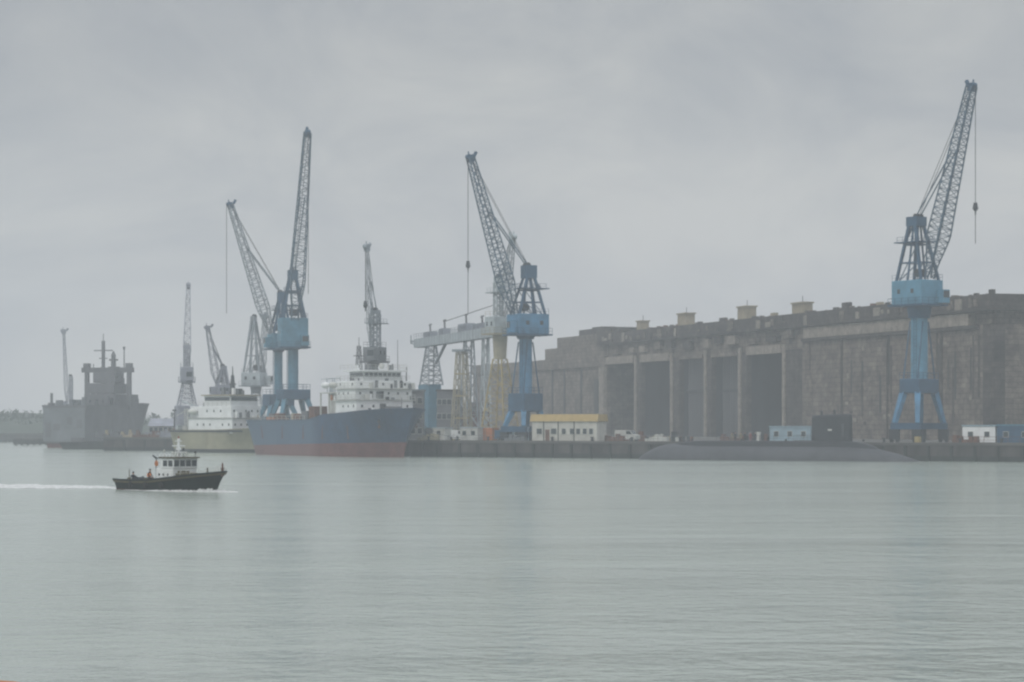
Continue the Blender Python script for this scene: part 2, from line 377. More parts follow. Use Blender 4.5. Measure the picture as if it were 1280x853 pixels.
# body behind the pens and the band above them
MB().box(16, 130, s1+.01, s2, 0, 25.6).build('pen_back_wall', 'penshade', bk)
MB().box(1.2, 15.98, s2+.01, s2+.5, 0, 20.69).build('pen_side_wall', 'penshade', bk)
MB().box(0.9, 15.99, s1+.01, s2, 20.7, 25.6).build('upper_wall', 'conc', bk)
MB().box(-.55, 130, s1+.012, s2+6, 25.602, 28.8).build('roof_slab', 'concd', bk)
# pens: opening spans (photo columns) and pillars
edges = [1003, 978, 932, 923, 888, 880, 848, 838, 800, 793, 757]
pill = [(1003,978),(932,923),(888,880),(848,838),(800,793)]
for a, b in pill:
    sa, sb = s_of(a), s_of(b)
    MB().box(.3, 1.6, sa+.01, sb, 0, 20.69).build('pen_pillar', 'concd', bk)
    MB().box(1.602, 15.98, sa+.01, sb, 0, 20.69).build('pen_side_wall', 'penshade', bk)  # inner jamb coloured dark to carry the shade deep in the pen
    mid = (sa+sb)/2
    MB().box(-.12, .298, sb-1.3, sb, 0, 21.9).build('pillar_strip', 'concl', bk, label='pale weathered strip on pen pillar')
lint = [(978,934,21.0),(923,890,20.2),(880,850,19.4),(838,801,20.0),(793,758,19.6)]
for i, (a, b, zz) in enumerate(lint):
    sa, sb = s_of(a), s_of(b)
    MB().box(-.45, .88, sa+.3, sb-.3, 20.0, 22.0 if i in (0,3,4) else 21.0).build('lintel', 'concl' if i in (0,3,4) else 'conc', bk)
# gates hanging in some pens
for a, b, x0, h in ((923,890,3.0,20.6),(880,850,2.0,20.6),(793,775,5.0,20.6),(838,801,9.0,6.5)):
    sa, sb = s_of(a), s_of(b); mb = MB(); k = sa+.05
    while k < sb-.6:
        mb.box(x0, x0+.35, k, k+.9, .1, h); mb.box(x0+.12, x0+.3, k+.9, k+1.4, .1, h); k += 1.4
    mb.build('pen_gate', 'panel', bk)
    MB().box(x0-.25, x0-.01, sa+.1, sb-.4, h*.55, h*.55+.7).build('gate_beam', 'dark', bk)
r = thing('crate_stack', 'long untidy row of drums and crates along the foot of the bunker pens', 'crates', (*quay_at(770, 16), GZ), math.atan2(395.2-465.6, 108.5))
random.seed(12)
for i in range(44):
    x0 = i*.8+random.uniform(0,.3)+(6 if i > 20 else 0); hh = random.uniform(.5,1.9)
    if random.random() < .4: MB().tube((x0,.5,0),(x0,.5,.9),.3,n=10).build('drum', random.choice(['rusty','ltblue','dark','ochre']), r)
    else: MB().box(x0,x0+random.uniform(.4,.9),0,random.uniform(.5,1),0,hh).build('crate', random.choice(['rusty','grey','offwhite','cream','dark','ltgrey']), r)
# irregular blocks on the band above the pens
random.seed(8)
k = s1+6
while k < s2-6:
    wd = random.uniform(3, 7); zz = random.uniform(22.3, 23.4)
    MB().box(-.1 - random.uniform(0,.4), .898, k, k+wd, zz, zz+random.uniform(1.2,2.2)).build('relief_block', random.choice(['conc','concd','concl']), bk); k += wd + random.uniform(3, 9)
# left stepped end
sL = s_of(590)
def step(pa, pb, h, x0=.0, m='conc', nm='wall', z0=0):
    return MB().box(x0, 120, s_of(pa)+.01, s_of(pb), z0, h).build(nm, m, bk)
step(757, 590, 19.6, .4); step(757, 590, 22.6, -.3, 'conc', 'parapet', 19.602)
step(757, 679, 25.9, .6, 'conc', 'wall', 22.602)
step(757, 691, 29.0, 1.4, 'conc', 'wall', 25.902)
step(755, 715, 30.7, 2.2, 'concd', 'roof_block', 29.002)
MB().box(-.6, .398, s_of(757)+.2, s_of(751), 0, 19.5).build('pillar_strip', 'concl', bk)
MB().box(-.1, .398, s_of(748), s_of(743), 0, 16).build('dark_recess_strip', 'weed', bk)  # raised dark strip standing in for the recess beside the pen edge
for p in (726, 705, 690): MB().box(.1, .398, s_of(p), s_of(p)+.8, 0, 19.4).build('downpipe', 'dark', bk)
# roof turrets and bumps (px range, height above roof, mat)
for a, b, h, m in ((812,795,2.2,'ochre'),(869,846,2.9,'ochre'),(945,921,2.9,'ochre'),(1015,989,2.3,'ochre'),(1060,1051,1.4,'concd'),(1181,1164,1.6,'concd'),(1257,1247,.9,'concd'),(1100,1094,.7,'ochre'),(785,770,.8,'concd'),(740,728,.5,'concd'),(905,898,.9,'concd'),(968,962,.8,'ochre')):
    sa, sb = s_of(a), s_of(b)
    dp = 2.6 if h > 2 else 1.0
    if a == 1257: sa, sb = .5, 1.8
    elif a-b > 14: sa = s_of(a-12)
    mb = MB().box(.2, dp, sa, sb, H+.002, H+h)
    if a in (740,): mb = MB().box(3, 7, sa, sb, 30.702, 30.7+h)
    tb = mb.build('roof_turret', m, bk)
    if m == 'ochre' and h > 2: MB().box(-.1, dp+.3, sa-.2, sb+.2, H+h+.002, H+h+.35).build('turret_cap', 'ochre', tb); MB().bar((1.5,(sa+sb)/2,H+h+.35),(1.5,(sa+sb)/2,H+h+1.8),.12).build('antenna', 'dark', tb)
random.seed(21)
for i in range(70):   # small clutter of vents on the roof edge
    s_ = random.uniform(2, s2); r_ = random.uniform(.12,.5)
    MB().box(.3, .3+r_*2, s_, s_+r_*2.5, H+.002, H+r_*1.2).build('roof_vent', random.choice(['concd','conc','rusty']), bk)
for i in range(26):
    s_ = random.uniform(2, 84); z_ = random.uniform(10, 20); hgt = random.uniform(3, 10)
    MB().box(-.06, -.002, s_, s_+random.uniform(.25,.9), max(0,z_-hgt), z_+2.8).build('water_streak', random.choice(['concd','conc','concd','weed']), bk)
for i in range(40):
    s_ = random.uniform(2, s2)
    MB().box(-.95, -.752, s_, s_+random.uniform(.5,3), 25.9+random.uniform(0,1), 27+random.uniform(0,1.6)).build('slab_patch', random.choice(['conc','concd','concl','conc']), bk)
for i in range(14):
    s_ = random.uniform(4, 80); z_ = random.uniform(3, 21)
    MB().box(-.12, -.002, s_, s_+random.uniform(.8,2.2), z_, z_+random.uniform(.5,1.1)).build('wall_patch', random.choice(['concl','concl','concd']), bk)
for s_ in (20, 44, 66): MB().box(-.3, -.002, s_, s_+.5, 0, 22.5).build('downpipe', 'concd', bk)

# low grey buildings behind the gantry (between the blue ship and the bunker)
def plain_building(name, label, a, b, zt, depth, wallm, roofm, yaw=0, Y=None, win=(0,0), flat=True):
    xa, xb = X(a,Y), X(b,Y); L = (xb-xa)
    r = thing(name, label, 'building', (xa, Y, GZ), yaw)
    MB().box(0, L, 0, depth, 0, zt-GZ-.4).build('wall', wallm, r)
    if flat: MB().box(-.2, L+.2, -.25, depth+.2, zt-GZ-.398, zt-GZ).build('roof', roofm, r)
    else: MB().add([(-.3,-.3,zt-GZ-.398),(L+.3,-.3,zt-GZ-.398),(L+.3,depth+.3,zt-GZ-.398),(-.3,depth+.3,zt-GZ-.398),(-.3,depth/2,zt-GZ+1.6),(L+.3,depth/2,zt-GZ+1.6)],[(0,1,5,4),(2,3,4,5),(0,4,3),(1,2,5),(0,3,2,1)]).build('roof', roofm, r)
    nx, nz = win
    for i in range(nx):
        for j in range(nz):
            x0 = L*(i+.5)/nx-.5; z0 = 1.2+j*3.2
            f = MB().box(x0-.08, x0+1.08, -.1, -.002, z0-.08, z0+1.28).build('window', 'offwhite', r)
            MB().box(x0, x0+1, -.13, -.102, z0, z0+1.2).build('pane', 'glass', f)
    return r
plain_building('warehouse', 'grey block-like warehouse behind the white gantry crane', 546, 577, Z(487,540), 20, 'grey', 'concd', 0, 540, (5,3))
plain_building('warehouse', 'low brown shed with pitched roof between gantry and cream crane', 577, 612, Z(512,545), 16, 'rusty', 'concd', 0, 545, (4,1), False)
plain_building('warehouse', 'small grey flat-roofed house right behind the bow of the blue ship', 512, 529, Z(487,510), 8, 'grey', 'ltgrey', 0, 510, (2,3))
plain_building('warehouse', 'long low shed behind the cluttered pier left of the cream ship', 186, 222, Z(531,620), 12, 'rusty', 'lilac', 0, 620, (6,1), False)

# ------------------------------------------------------------------ quay houses
def px_box(px0, px1, Y): return X(px0,Y), X(px1,Y)
QA = math.atan2(395.2-465.6, 95+13.5)   # direction of the main quay
def quay_pt(px, back):   # point 'back' metres behind the quay edge as seen at column px
    a = Vector((-13.5,465.6)); d = Vector((math.cos(QA), math.sin(QA))); n = Vector((-d.y, d.x))
    a = a + n*back; k = (px-640)/F; t = (k*a.y-a.x)/(d.x-k*d.y); return a+d*t
# yellow fascia building
pa, pb = quay_pt(665, 1.2), quay_pt(746, 1.2)
yb = thing('quay_building', 'long whitewashed quay building with broad yellow roof fascia beside the blue crane', 'building', (pa.x, pa.y, GZ), math.atan2(pb.y-pa.y, pb.x-pa.x))
L = (pb-pa).length
MB().box(0, L, 0, 3.4, 0, 3.75).build('wall', 'wallw', yb)
MB().add([(-.3,-.3,3.752),(L+.3,-.3,3.752),(L+.3,3.7,3.752),(-.3,3.7,3.752),(-.3,.1,5.1),(L+.3,.1,5.1),(L+.3,3.3,5.1),(-.3,3.3,5.1)],[(0,1,5,4),(1,2,6,5),(2,3,7,6),(3,0,4,7),(4,5,6,7),(0,3,2,1)]).build('roof', 'roofy', yb)
for i, xx in enumerate((1.0, 4.2, 6.6, 8.4, 9.8, 11.2, 12.6)):
    if xx > L-1.2: continue
    f = MB().box(xx, xx+1.0+(.35 if i < 2 else 0), -.08, -.002, 1.3, 2.5).build('window', 'offwhite', yb)
    MB().box(xx+.1, xx+.9+(.35 if i < 2 else 0), -.12, -.082, 1.4, 2.4).build('pane', 'glass', f)
MB().box(3.0, 3.9, -.07, -.002, 0, 2.2).build('door', 'rusty', yb)
for xx in (2.6, 5.8, 9.3): MB().box(xx, xx+.12, -.14, -.002, 0, 3.7).build('downpipe', 'dark', yb)
def cabin(label, p0, p1, back, h, wm, rm, wins, name='site_cabin'):
    a, b = quay_pt(p0, back), quay_pt(p1, back); L = (b-a).length
    r = thing(name, label, 'cabin', (a.x, a.y, GZ), math.atan2(b.y-a.y, b.x-a.x))
    MB().box(0, L, 0, 2.6, .12, h-.25).build('body', wm, r, bevel=.03)
    MB().box(-.1, L+.1, -.1, 2.7, h-.248, h).build('roof', rm, r)
    for i in range(wins):
        x0 = L*(i+.5)/wins-.42
        f = MB().box(x0-.07, x0+.92, -.07, -.002, 1.0, 2.0).build('window', 'offwhite', r)
        MB().box(x0, x0+.85, -.1, -.072, 1.07, 1.93).build('pane', 'glass', f)
    return r
cabin('pale blue site cabin with three dark windows behind the submarine', 962, 1013, 8, 2.9, 'ltblue', 'ltblue', 3)
cabin('white site cabin with blue roof on the quay right of the big crane', 1203, 1244, 5, 3.1, 'white', 'ltblue', 2)
cabin('faded dark blue container cabin at the right edge of the quay', 1246, 1292, 5, 3.2, 'dkblue', 'bluegreen', 2)
cabin('small white cabin under the gantry near the blue bow', 541, 556, 4, 2.6, 'offwhite', 'pale', 1)
cabin('pale cabin with two windows under the cream lattice tower', 575, 597, 5, 2.7, 'offwhite', 'pale', 2)
cabin('light blue cabin between the legs of the nearest blue crane row', 640, 652, 5, 2.7, 'ltblue', 'ltblue', 1)
# container, vans, crates, bollards, drums
def container(label, p, back, L, m, rz=0, h=2.5):
    a = quay_pt(p, back); r = thing('shipping_container', label, 'container', (a.x, a.y, GZ), QA+rz)
    mb = MB().box(0, L, 0, 2.4, .1, h)
    k = .2
    while k < L-.3: mb.box(k, k+.12, -.05, -.001, .25, h-.15); k += .3
    mb.build('body', m, r)
    for x0 in (0, L-.15): MB().box(x0-.02, x0+.17, -.08, 2.48, 0, .1).build('corner_casting', 'dark', r)
    MB().box(L*.5-.03, L*.5+.03, -.09, -.052, .2, h-.2).build('lock_bar', 'ltgrey', r)
    return r
container('rust-brown container left of the yellow-fascia building', 655, 14, 4.5, 'rusty', 0, 6.5 and 2.6)
container('rusty orange container on the quay beside the cream tower', 598, 7, 3.2, 'orange')
container('grey container at the quay edge near the blue ship bow', 531, 6, 3.0, 'ltgrey')
def van(label, p, back, m):
    a = quay_pt(p, back); r = thing('parked_van', label, 'van', (a.x, a.y, GZ), QA, 'vans parked on the quay')
    b = MB(); prof_ = [(0,.35),(4.6,.35),(4.6,1.15),(3.9,1.3),(3.35,2.05),(0.05,2.1)]
    n = len(prof_); b.add([(x,0,z) for x,z in prof_]+[(x,1.8,z) for x,z in prof_], [tuple(range(n)), tuple(range(2*n-1,n-1,-1))]+[(i,(i+1)%n,n+(i+1)%n,n+i) for i in range(n)])
    b.build('body', m, r)
    MB().add([(3.4,-.012,1.95),(3.85,-.012,1.32),(2.6,-.012,1.32),(2.6,-.012,1.95)],[(0,1,2,3)]).build('side_window', 'glass', r)
    MB().add([(3.42,.15,2.03),(3.95,.15,1.33),(3.95,1.65,1.33),(3.42,1.65,2.03)],[(0,1,2,3)]).build('windscreen', 'glass', r)
    for x_ in (.9, 3.7):
        for y_ in (-.02, 1.82):
            wv = MB().tube((x_, y_-.1, .36), (x_, y_+.1, .36), .36).build('wheel', 'rubber', r)
            MB().tube((x_, y_-.12, .36), (x_, y_+.12, .36), .18, n=8).build('rim', 'ltgrey', wv)
    return r
van('white parked van left of the cream lattice tower', 559, 6, 'white')
van('dark blue parked van just left of the yellow-fascia building', 618, 5, 'dkblue')
van('white parked van on the quay below the open bunker pens', 768, 12, 'offwhite')
bol = thing('bollard', 'small dark mooring bollard on the main quay edge', 'bollard', (0,0,0), 0, 'mooring bollards on the main quay')
MB().tube((0,0,0),(0,0,.55),.24,.18).build('post', 'dark', bol); MB().tube((0,0,.55),(0,0,.75),.34,.3).build('cap', 'dark', bol)
for i, p in enumerate((536, 572, 610, 690, 740, 790, 850, 1105, 1155, 1200, 1252)):
    q = quay_pt(p, .8)
    if i == 0: bol.location = (q.x, q.y, GZ+.12)
    else: dup(bol, (q.x, q.y, GZ+.12))
# piles of gear along the quay edge
gear = [('timber pile stacked on the quay right of the long white building', 752, 4, 'rusty'),
        ('heap of pale sacks on the quay below the second bunker pen', 806, 5, 'offwhite'),
        ('stack of dark crates beside the blue cabin behind the submarine', 1030, 7, 'dark'),
        ('row of stacked brown crates at the quay edge right of the big crane', 1190, 3, 'rusty'),
        ('stack of pallets at the quay edge under the gantry', 522, 3, 'cream'),
        ('grey crates piled under the cream crane legs', 630, 3, 'ltgrey'),
        ('yellow crate standing under the big blue crane', 1143, 2, 'yellow'),
        ('dark crates behind the submarine near the bunker pillars', 900, 4, 'deck')]
random.seed(4)
for lab, p, bkk, m in gear:
    q = quay_pt(p, bkk); r = thing('crate_stack', lab, 'crates', (q.x, q.y, GZ), QA)
    if 'yellow' in lab: MB().box(0,.9,0,.9,0,1.1).build('crate','yellow',r); MB().box(.1,.8,.1,.8,1.1,1.25).build('lid','dark',r); continue
    for i in range(5):
        x0 = i*.95; hh = random.uniform(.5,.9)
        MB().box(x0, x0+.85, 0, .9, 0, hh).build('crate', m, r)
        if random.random() < .6: MB().box(x0+.1, x0+.8, .1, .85, hh+.002, hh+random.uniform(.4,.8)).build('crate', m, r)
# quay edge handrails
for p0, p1, lab in ((760, 925, 'thin handrail on the quay edge behind the left half of the submarine'), (1186, 1290, 'thin rusty handrail on the quay edge at far right'), (560, 655, 'thin handrail on the quay edge under the cream crane')):
    a, b = quay_pt(p0, 1.6), quay_pt(p1, 1.6); mb = MB(); railing(mb, [(a.x,a.y,GZ),(b.x,b.y,GZ)], 1.1, 2.0, .06)
    tag(mb.build('handrail', 'rusty' if p0 > 1100 else 'ltgrey'), lab, 'handrail')

# ------------------------------------------------------------------ cranes
def crane(name, label, px, D, yaw, az, py, col=1.3, gauge=10.4, rail=5.5, top=7.0, house=(6.5,5.2), mats=('blue','blue','dkblue','jib','dkblue'),
          tip=(0,0), foot_px=None, jw=(1.3,1.0), rope=None, hook=None, style='portal', aframe='legs', hshift=-.5, group=None, bays=30, tipw=.45, headw=1.2, stays=True, rear=True, cw=.2):
    """py: rows in the photo: base-beam top, beam bottom, beam top, collar, house bottom, house top, head bottom, head top, jib foot"""
    mp_, mh, mu, mj, ma = mats
    r = thing(name, label, 'crane', (X(px,D), D, GZ), 0, group)
    z = {k: Z(v, D)-GZ for k, v in py.items()}
    P = Matrix.Rotation(yaw, 4, 'Z')
    g2, r2 = gauge/2, rail/2; tg, tr = top/2, rail/2*.62
    zb = z['base']; 
    lw_ = .5 if mp_ == 'yellow' else .75
    if style == 'portal':
        for sy in (-1,1):
            bb = MB(P).box(-r2-.6, r2+.6, sy*g2-.45, sy*g2+.45, zb-1.1, zb).build('base_beam', mu, r)
            for sx in (-1,1):
                bo = MB(P).box(sx*r2-.9, sx*r2+.9, sy*g2-.35, sy*g2+.35, .55, zb-1.102).build('bogie', 'dark', bb)
                lw = MB(P)
                lw.bar((sx*r2, sy*g2, zb-.05), (sx*tr, sy*tg, z['beam0']+.1), lw_, lw_, lw_*1.4, lw_*1.4)
                lw.build('portal_leg', mp_, r)
                wh = MB(P)
                for q in (-.55,.55): wh.tube((sx*r2+q, sy*g2-.2, .34), (sx*r2+q, sy*g2+.2, .34), .34, n=10)
                wh.build('wheel', 'dark', bb)
        bm_ = MB(P).box(-tr-.55, tr+.55, -tg-.6, tg+.6, z['beam0'], z['beam1'])
        bm_.build('portal_beam', mu, r, bevel=.12)
        if z['collar'] - z['beam1'] > 3 and mp_ != 'bluegreen':
            for sx in (-1,1):
                for sy in (-1,1):
                    MB(P).bar((sx*col*.8, sy*col*.8, z['collar']-.6), (sx*tr, sy*tg, z['beam1']), .2).build('strut', mu, r)
        rl = MB(P); railing(rl, [(-tr-.5,-tg-.5,z['beam1']),(tr+.5,-tg-.5,z['beam1']),(tr+.5,tg+.5,z['beam1']),(-tr-.5,tg+.5,z['beam1']),(-tr-.5,-tg-.5,z['beam1'])], 1.1, 1.6, .07)
        rl.build('railing', mu, r)
        MB().tube((0,0,z['beam1']-.02), (0,0,z['collar']), col, col, 20).build('column', mh, r, label=None)
        ld = MB(P)
        for q in (-.25,.25): ld.bar((q, -col-.3, z['beam1']), (q, -col-.3, z['collar']), .07)
        k = z['beam1']+.3
        while k < z['collar']: ld.bar((-.25,-col-.3,k),(.25,-col-.3,k),.05); k += .6
        ld.build('ladder', mu, r)
    else:      # lattice tower below the slewing platform
        lt = MB(P)
        lattice(lt, (0,0,zb), (0,0,z['collar']), lambda t: (g2*(1-t)+col*t, g2*(1-t)+col*t), (1,0,0), 9, .25, .11)
        lt.build('lattice_tower', mp_, r)
        MB(P).box(-g2-.6, g2+.6, -g2-.6, g2+.6, 0, zb).build('base_block', mu, r, bevel=.2)
    MB().tube((0,0,z['collar']-.02), (0,0,z['house0']-.3), col*1.25, col*1.5, 20).build('slewing_ring', mu, r)
    # upper works
    A = Matrix.Rotation(az, 4, 'Z')
    hl, hw = house; hx = hshift
    MB(A).box(hx-hl/2-.5, hx+hl/2+.7, -hw/2-.45, hw/2+.45, z['house0']-.3, z['house0']).build('platform', mu, r)
    hs = MB(A).box(hx-hl/2, hx+hl/2, -hw/2, hw/2, z['house0']+.002, z['house1']).build('machinery_house', mh, r, bevel=.1)
    hh = z['house1']-z['house0']
    for sy in (-1,1):
        for q in (-.25,.2):
            MB(A).box(hx+hl*q-.35, hx+hl*q+.35, sy*(hw/2+.004)-.03, sy*(hw/2+.004)+.03, z['house0']+hh*.45, z['house0']+hh*.45+.8).build('window', 'glass', hs)
    rl = MB(A); e0 = z['house0']; a0, a1, b0 = hx-hl/2-.45, hx+hl/2+.65, hw/2+.4
    railing(rl, [(a0,-b0,e0),(a1,-b0,e0),(a1,b0,e0),(a0,b0,e0),(a0,-b0,e0)], 1.1, 1.5, .06)
    e1 = z['house1']; railing(rl, [(hx-hl/2+.1,-hw/2+.1,e1),(hx+hl/2-.1,-hw/2+.1,e1),(hx+hl/2-.1,hw/2-.1,e1),(hx-hl/2+.1,hw/2-.1,e1)], 1.0, 1.5, .05)
    rl.build('railing', mu, r)
    cb = MB(A).box(hx+hl/2+.1, hx+hl/2+1.7, hw/2-1.7, hw/2-.1, z['house0']+.2, z['house0']+2.5).build('cab', mh, r)
    MB(A).box(hx+hl/2+1.702, hx+hl/2+1.74, hw/2-1.6, hw/2-.2, z['house0']+1.1, z['house0']+2.3).build('window', 'glass', cb)
    hz0, hz1 = z['head0'], z['head1']; hcx = hx-.2
    if aframe == 'legs':
        for sy in (-1,1):
            for xb_, xt in ((hx+hl*.42, hcx+headw*.5), (hx-hl*.40, hcx-headw*.5)):
                MB(A).bar((xb_, sy*hw*.40, e1-.05), (xt, sy*headw*.62, hz0+.1), .42, .42, .5, .5).build('frame_leg', ma, r)
            MB(A).bar((hx-hl*.02, sy*hw*.40, e1-.05), (hcx+headw*.1, sy*headw*.55, hz0), .26).build('frame_leg', ma, r)
        br = MB(A)
        for f in (.33, .66):
            zz = e1 + (hz0-e1)*f; wy = hw*.40*(1-f)+headw*.62*f
            xf = (hx+hl*.42)*(1-f)+(hcx+headw*.5)*f; xr = (hx-hl*.40)*(1-f)+(hcx-headw*.5)*f
            for sy in (-1,1): br.bar((xf, sy*wy, zz), (xr, sy*wy, zz), .2)
            br.bar((xf,-wy,zz),(xf,wy,zz),.2); br.bar((xr,-wy,zz),(xr,wy,zz),.2)
            for sy in (-1,1): br.bar((xf, sy*wy, zz), (hx-hl*.40+.6, sy*hw*.38, e1), .13)
        br.build('frame_brace', ma, r)
        MB(A).tube((hcx+1.0,-.9,e1+1.3),(hcx+1.0,.9,e1+1.3),.75,.75,14).build('winch_drum', 'dark', r)
    else:
        lt = MB(A); lattice(lt, (hcx,0,e1-.05), (hcx,0,hz0), lambda t: (headw*.75, headw*.75), (0,1,0), 9, .26, .13); lt.build('lattice_mast', ma, r)
    MB(A).box(hcx-headw*.8, hcx+headw*.8, -headw*.8, headw*.8, hz0, hz1-.3).build('head_block', ma, r)
    sh = MB(A)
    for sy in (-.45,0,.45): sh.tube((hcx+headw*.3, sy*headw-.1, hz1-.25), (hcx+headw*.3, sy*headw+.1, hz1-.25), .5, .5, 12)
    sh.build('sheave', 'dark', r)
    if rear:
        zz = hz0-(hz0-e1)*.30
        MB(A).box(hcx-headw*.5-2.8, hcx+headw+.9, -headw-.4, headw+.4, zz, zz+.18).build('walkway', ma, r)
        rl = MB(A); railing(rl, [(hcx-headw*.5-2.1,-headw-.3,zz),(hcx+headw+1,-headw-.3,zz),(hcx+headw+1,headw+.3,zz),(hcx-headw*.5-2.1,headw+.3,zz)],1.0,1.2,.06); rl.build('railing', ma, r)
        MB(A).bar((hcx-headw*.5-2.0,0,zz),(hcx-headw*.5,0,hz0+.3),.22).build('strut', ma, r)
    # jib: foot at the house front, tip from the photo
    fz = z['foot']; ca = math.cos(az)
    fx = hx+hl*.40
    # solve reach so that the tip projects on tip px
    tpx, tpy = tip
    kt = (tpx-640)/F; reach = (kt*D - X(px,D))/(math.cos(az)-kt*math.sin(az))
    wy = D + reach*math.sin(az); tz = Z(tpy, wy)-GZ
    P0 = Vector((fx,0,fz)); P1 = Vector((reach,0,tz))
    def prof(t):
        k = min(1, t/.22)*.75+.25 if t < .22 else 1 - (t-.22)/.78*(1-tipw)
        return jw[0]*(max(k,.5) if t < .22 else k), jw[1]*k
    jb = MB(A); lattice(jb, P0, P1, prof, (0,1,0), bays, cw, cw*.5)
    jo = jb.build('jib', mj, r)
    d = (P1-P0).normalized(); n = Vector((-d.z,0,d.x))
    hd = MB(A); hd.bar(P1-d*.9, P1+d*.5, 1.1, .9); hd.tube(P1+Vector((.4,-.5,.1)), P1+Vector((.4,.5,.1)), .5, .5, 12); hd.bar(P1+n*.8, P1+n*1.5+d*.7, .5); hd.bar(P1-n*.2+d*.5, P1+d*1.2-n*.1, .2)
    hd.build('jib_head', ma, jo)
    sp = P0.lerp(P1, .66)+n*jw[1]*.6
    if stays:
        for sy in (-.5,.5):
            MB(A).tube((hcx+headw*.3, sy, hz1-.2), tuple(sp+Vector((0,sy,0))), .13, n=5).build('stay', mj, r)
            MB(A).tube((hcx+headw*.3, sy*.6, hz1), tuple(P1+Vector((0,sy*.6,0))), .055, n=5).build('luffing_rope', 'rope', r)
    if rope:
        for rpy0, rpy1, dx in rope:
            zb_ = Z(rpy1, wy)-GZ; x_ = reach+dx
            ro = MB(A).tube((x_,0,tz+.1), (x_,0,zb_), .065, n=5).build('hoist_rope', 'rope', r)
            if rpy0:
                hk = Z(rpy0, wy)-GZ; MB(A).tube((x_,0,hk+.55),(x_,0,hk-.55),.3,.5,8).ball((x_,0,hk-.5),.42).tube((x_,0,hk-.8),(x_,0,hk-1.6),.16,.1,6).build('hook_block', 'dark', ro)
    return r

crane('jib_crane', 'large blue portal crane at right with its jib leaning right, hook hanging over the bunker', 1149, 425, R(-33), R(-55),
      dict(base=529, beam0=492, beam1=474, collar=398, house0=381, house1=351, head0=283, head1=269, foot=349), col=1.5, top=7.5, gauge=11.5, rail=4.3, house=(7.4,5.4),
      mats=('blue','bluegl','dkblue','jib','dkblue'), tip=(1214.5,108), jw=(1.55,1.35), rope=[(258,305,.9)], headw=1.6, group='blue portal cranes on the quay')
crane('jib_crane', 'blue portal crane beside the yellow-fascia building, jib leaning left over the gantry', 657, 466, R(-33), R(205),
      dict(base=533, beam0=515, beam1=492, collar=424, house0=418, house1=393, head0=348, head1=330, foot=398), col=1.25, top=5.6, house=(6.6,5.4), gauge=8.2, rail=4.3,
      mats=('blue','blue','dkblue','jib','dkblue'), tip=(588,197), jw=(1.5,1.25), rope=[(330,393,.5),], headw=1.5, group='blue portal cranes on the quay')
crane('jib_crane', 'tallest blue portal crane behind the blue ship, jib almost upright', 366.5, 534, R(-60.6), R(-76),
      dict(base=519, beam0=500, beam1=487, collar=437, house0=434, house1=398, head0=350, head1=336, foot=402), col=1.15, top=5.4, house=(6.0,6.0), gauge=7.6, rail=5,
      mats=('bluegreen','bluegreen','dkblue','jib','dkblue'), tip=(384.5,166), jw=(1.55,1.35), rope=[(None,368,.9)], headw=1.3, group='blue portal cranes on the quay', stays=True)
crane('jib_crane', 'slimmer blue portal crane behind the blue ship, pale jib leaning left', 348, 548, R(-60.6), R(203),
      dict(base=521, beam0=508, beam1=493, collar=440, house0=436, house1=417, head0=376, head1=364, foot=420), col=.95, top=5, house=(5.0,4.4), gauge=7.0, rail=5,
      mats=('bluegreen','bluegreen','dkblue','palejib','dkblue'), tip=(288,256), jw=(1.35,1.15), rope=[(None,392,.9)], headw=1.0, group='blue portal cranes on the quay')
crane('jib_crane', 'cream and pale grey crane on yellow legs partly behind the jib of the blue crane', 625, 478, R(-33), R(-62),
      dict(base=544, beam0=456, beam1=450, collar=449, house0=417, house1=396, head0=353, head1=344, foot=398), col=1.0, house=(4.2,4.2), gauge=5.6, style='lattice',
      mats=('yellow','pale','cream','palejib','pale'), tip=(641,297), jw=(.9,.8), rope=[], headw=.9, aframe='mast', bays=16, stays=True, cw=.13)
crane('jib_crane', 'dark narrow tower crane rising above the white bridge of the blue ship', 467, 500, R(-60), R(-115),
      dict(base=525, beam0=500, beam1=490, collar=458, house0=452, house1=434, head0=392, head1=386, foot=436), col=.9, top=4.4, house=(3.8,3.6), gauge=6, rail=4,
      mats=('ltgrey','ltgrey','grey','palejib','palejib'), tip=(458.5,309), jw=(.55,.5), rope=[(380,384,.6)], headw=1.05, aframe='mast', bays=20, cw=.1, rear=True)
crane('jib_crane', 'slender lilac-grey lattice tower crane with upright jib on the left pier', 233.5, 592, R(20), R(-84),
      dict(base=507, beam0=500, beam1=490, collar=480, house0=477, house1=459, head0=436, head1=430, foot=460), col=1.0, gauge=4.0, house=(3.4,3.2),
      mats=('lilac','lilac','lilac','lilac','lilac'), tip=(235.5,357), jw=(.9,.7), rope=[], headw=1.0, style='lattice', aframe='mast', bays=18, stays=False, rear=False, cw=.17)
crane('jib_crane', 'small hazy grey crane behind the cream hulled ship, jib leaning left', 276, 612, R(20), R(200),
      dict(base=520, beam0=512, beam1=508, collar=498, house0=496, house1=481, head0=462, head1=456, foot=482), col=.9, gauge=4.0, house=(3.4,3.0),
      mats=('lilac','lilac','lilac','lilac','lilac'), tip=(259.5,410), jw=(1.0,.85), rope=[], headw=.9, style='lattice', aframe='legs', bays=14, stays=True, rear=False, cw=.17)
crane('jib_crane', 'pale hazy crane with tall slanted frame behind the cream ship superstructure', 320, 622, R(15), R(-20),
      dict(base=530, beam0=512, beam1=508, collar=492, house0=482, house1=466, head0=402, head1=394, foot=468), col=1.0, gauge=5.0, house=(5.4,4.4),
      mats=('pale','pale','palejib','palejib','palejib'), tip=(331,396), jw=(.8,.7), rope=[], headw=.8, style='lattice', aframe='legs', bays=14, stays=False, rear=False, cw=.16)

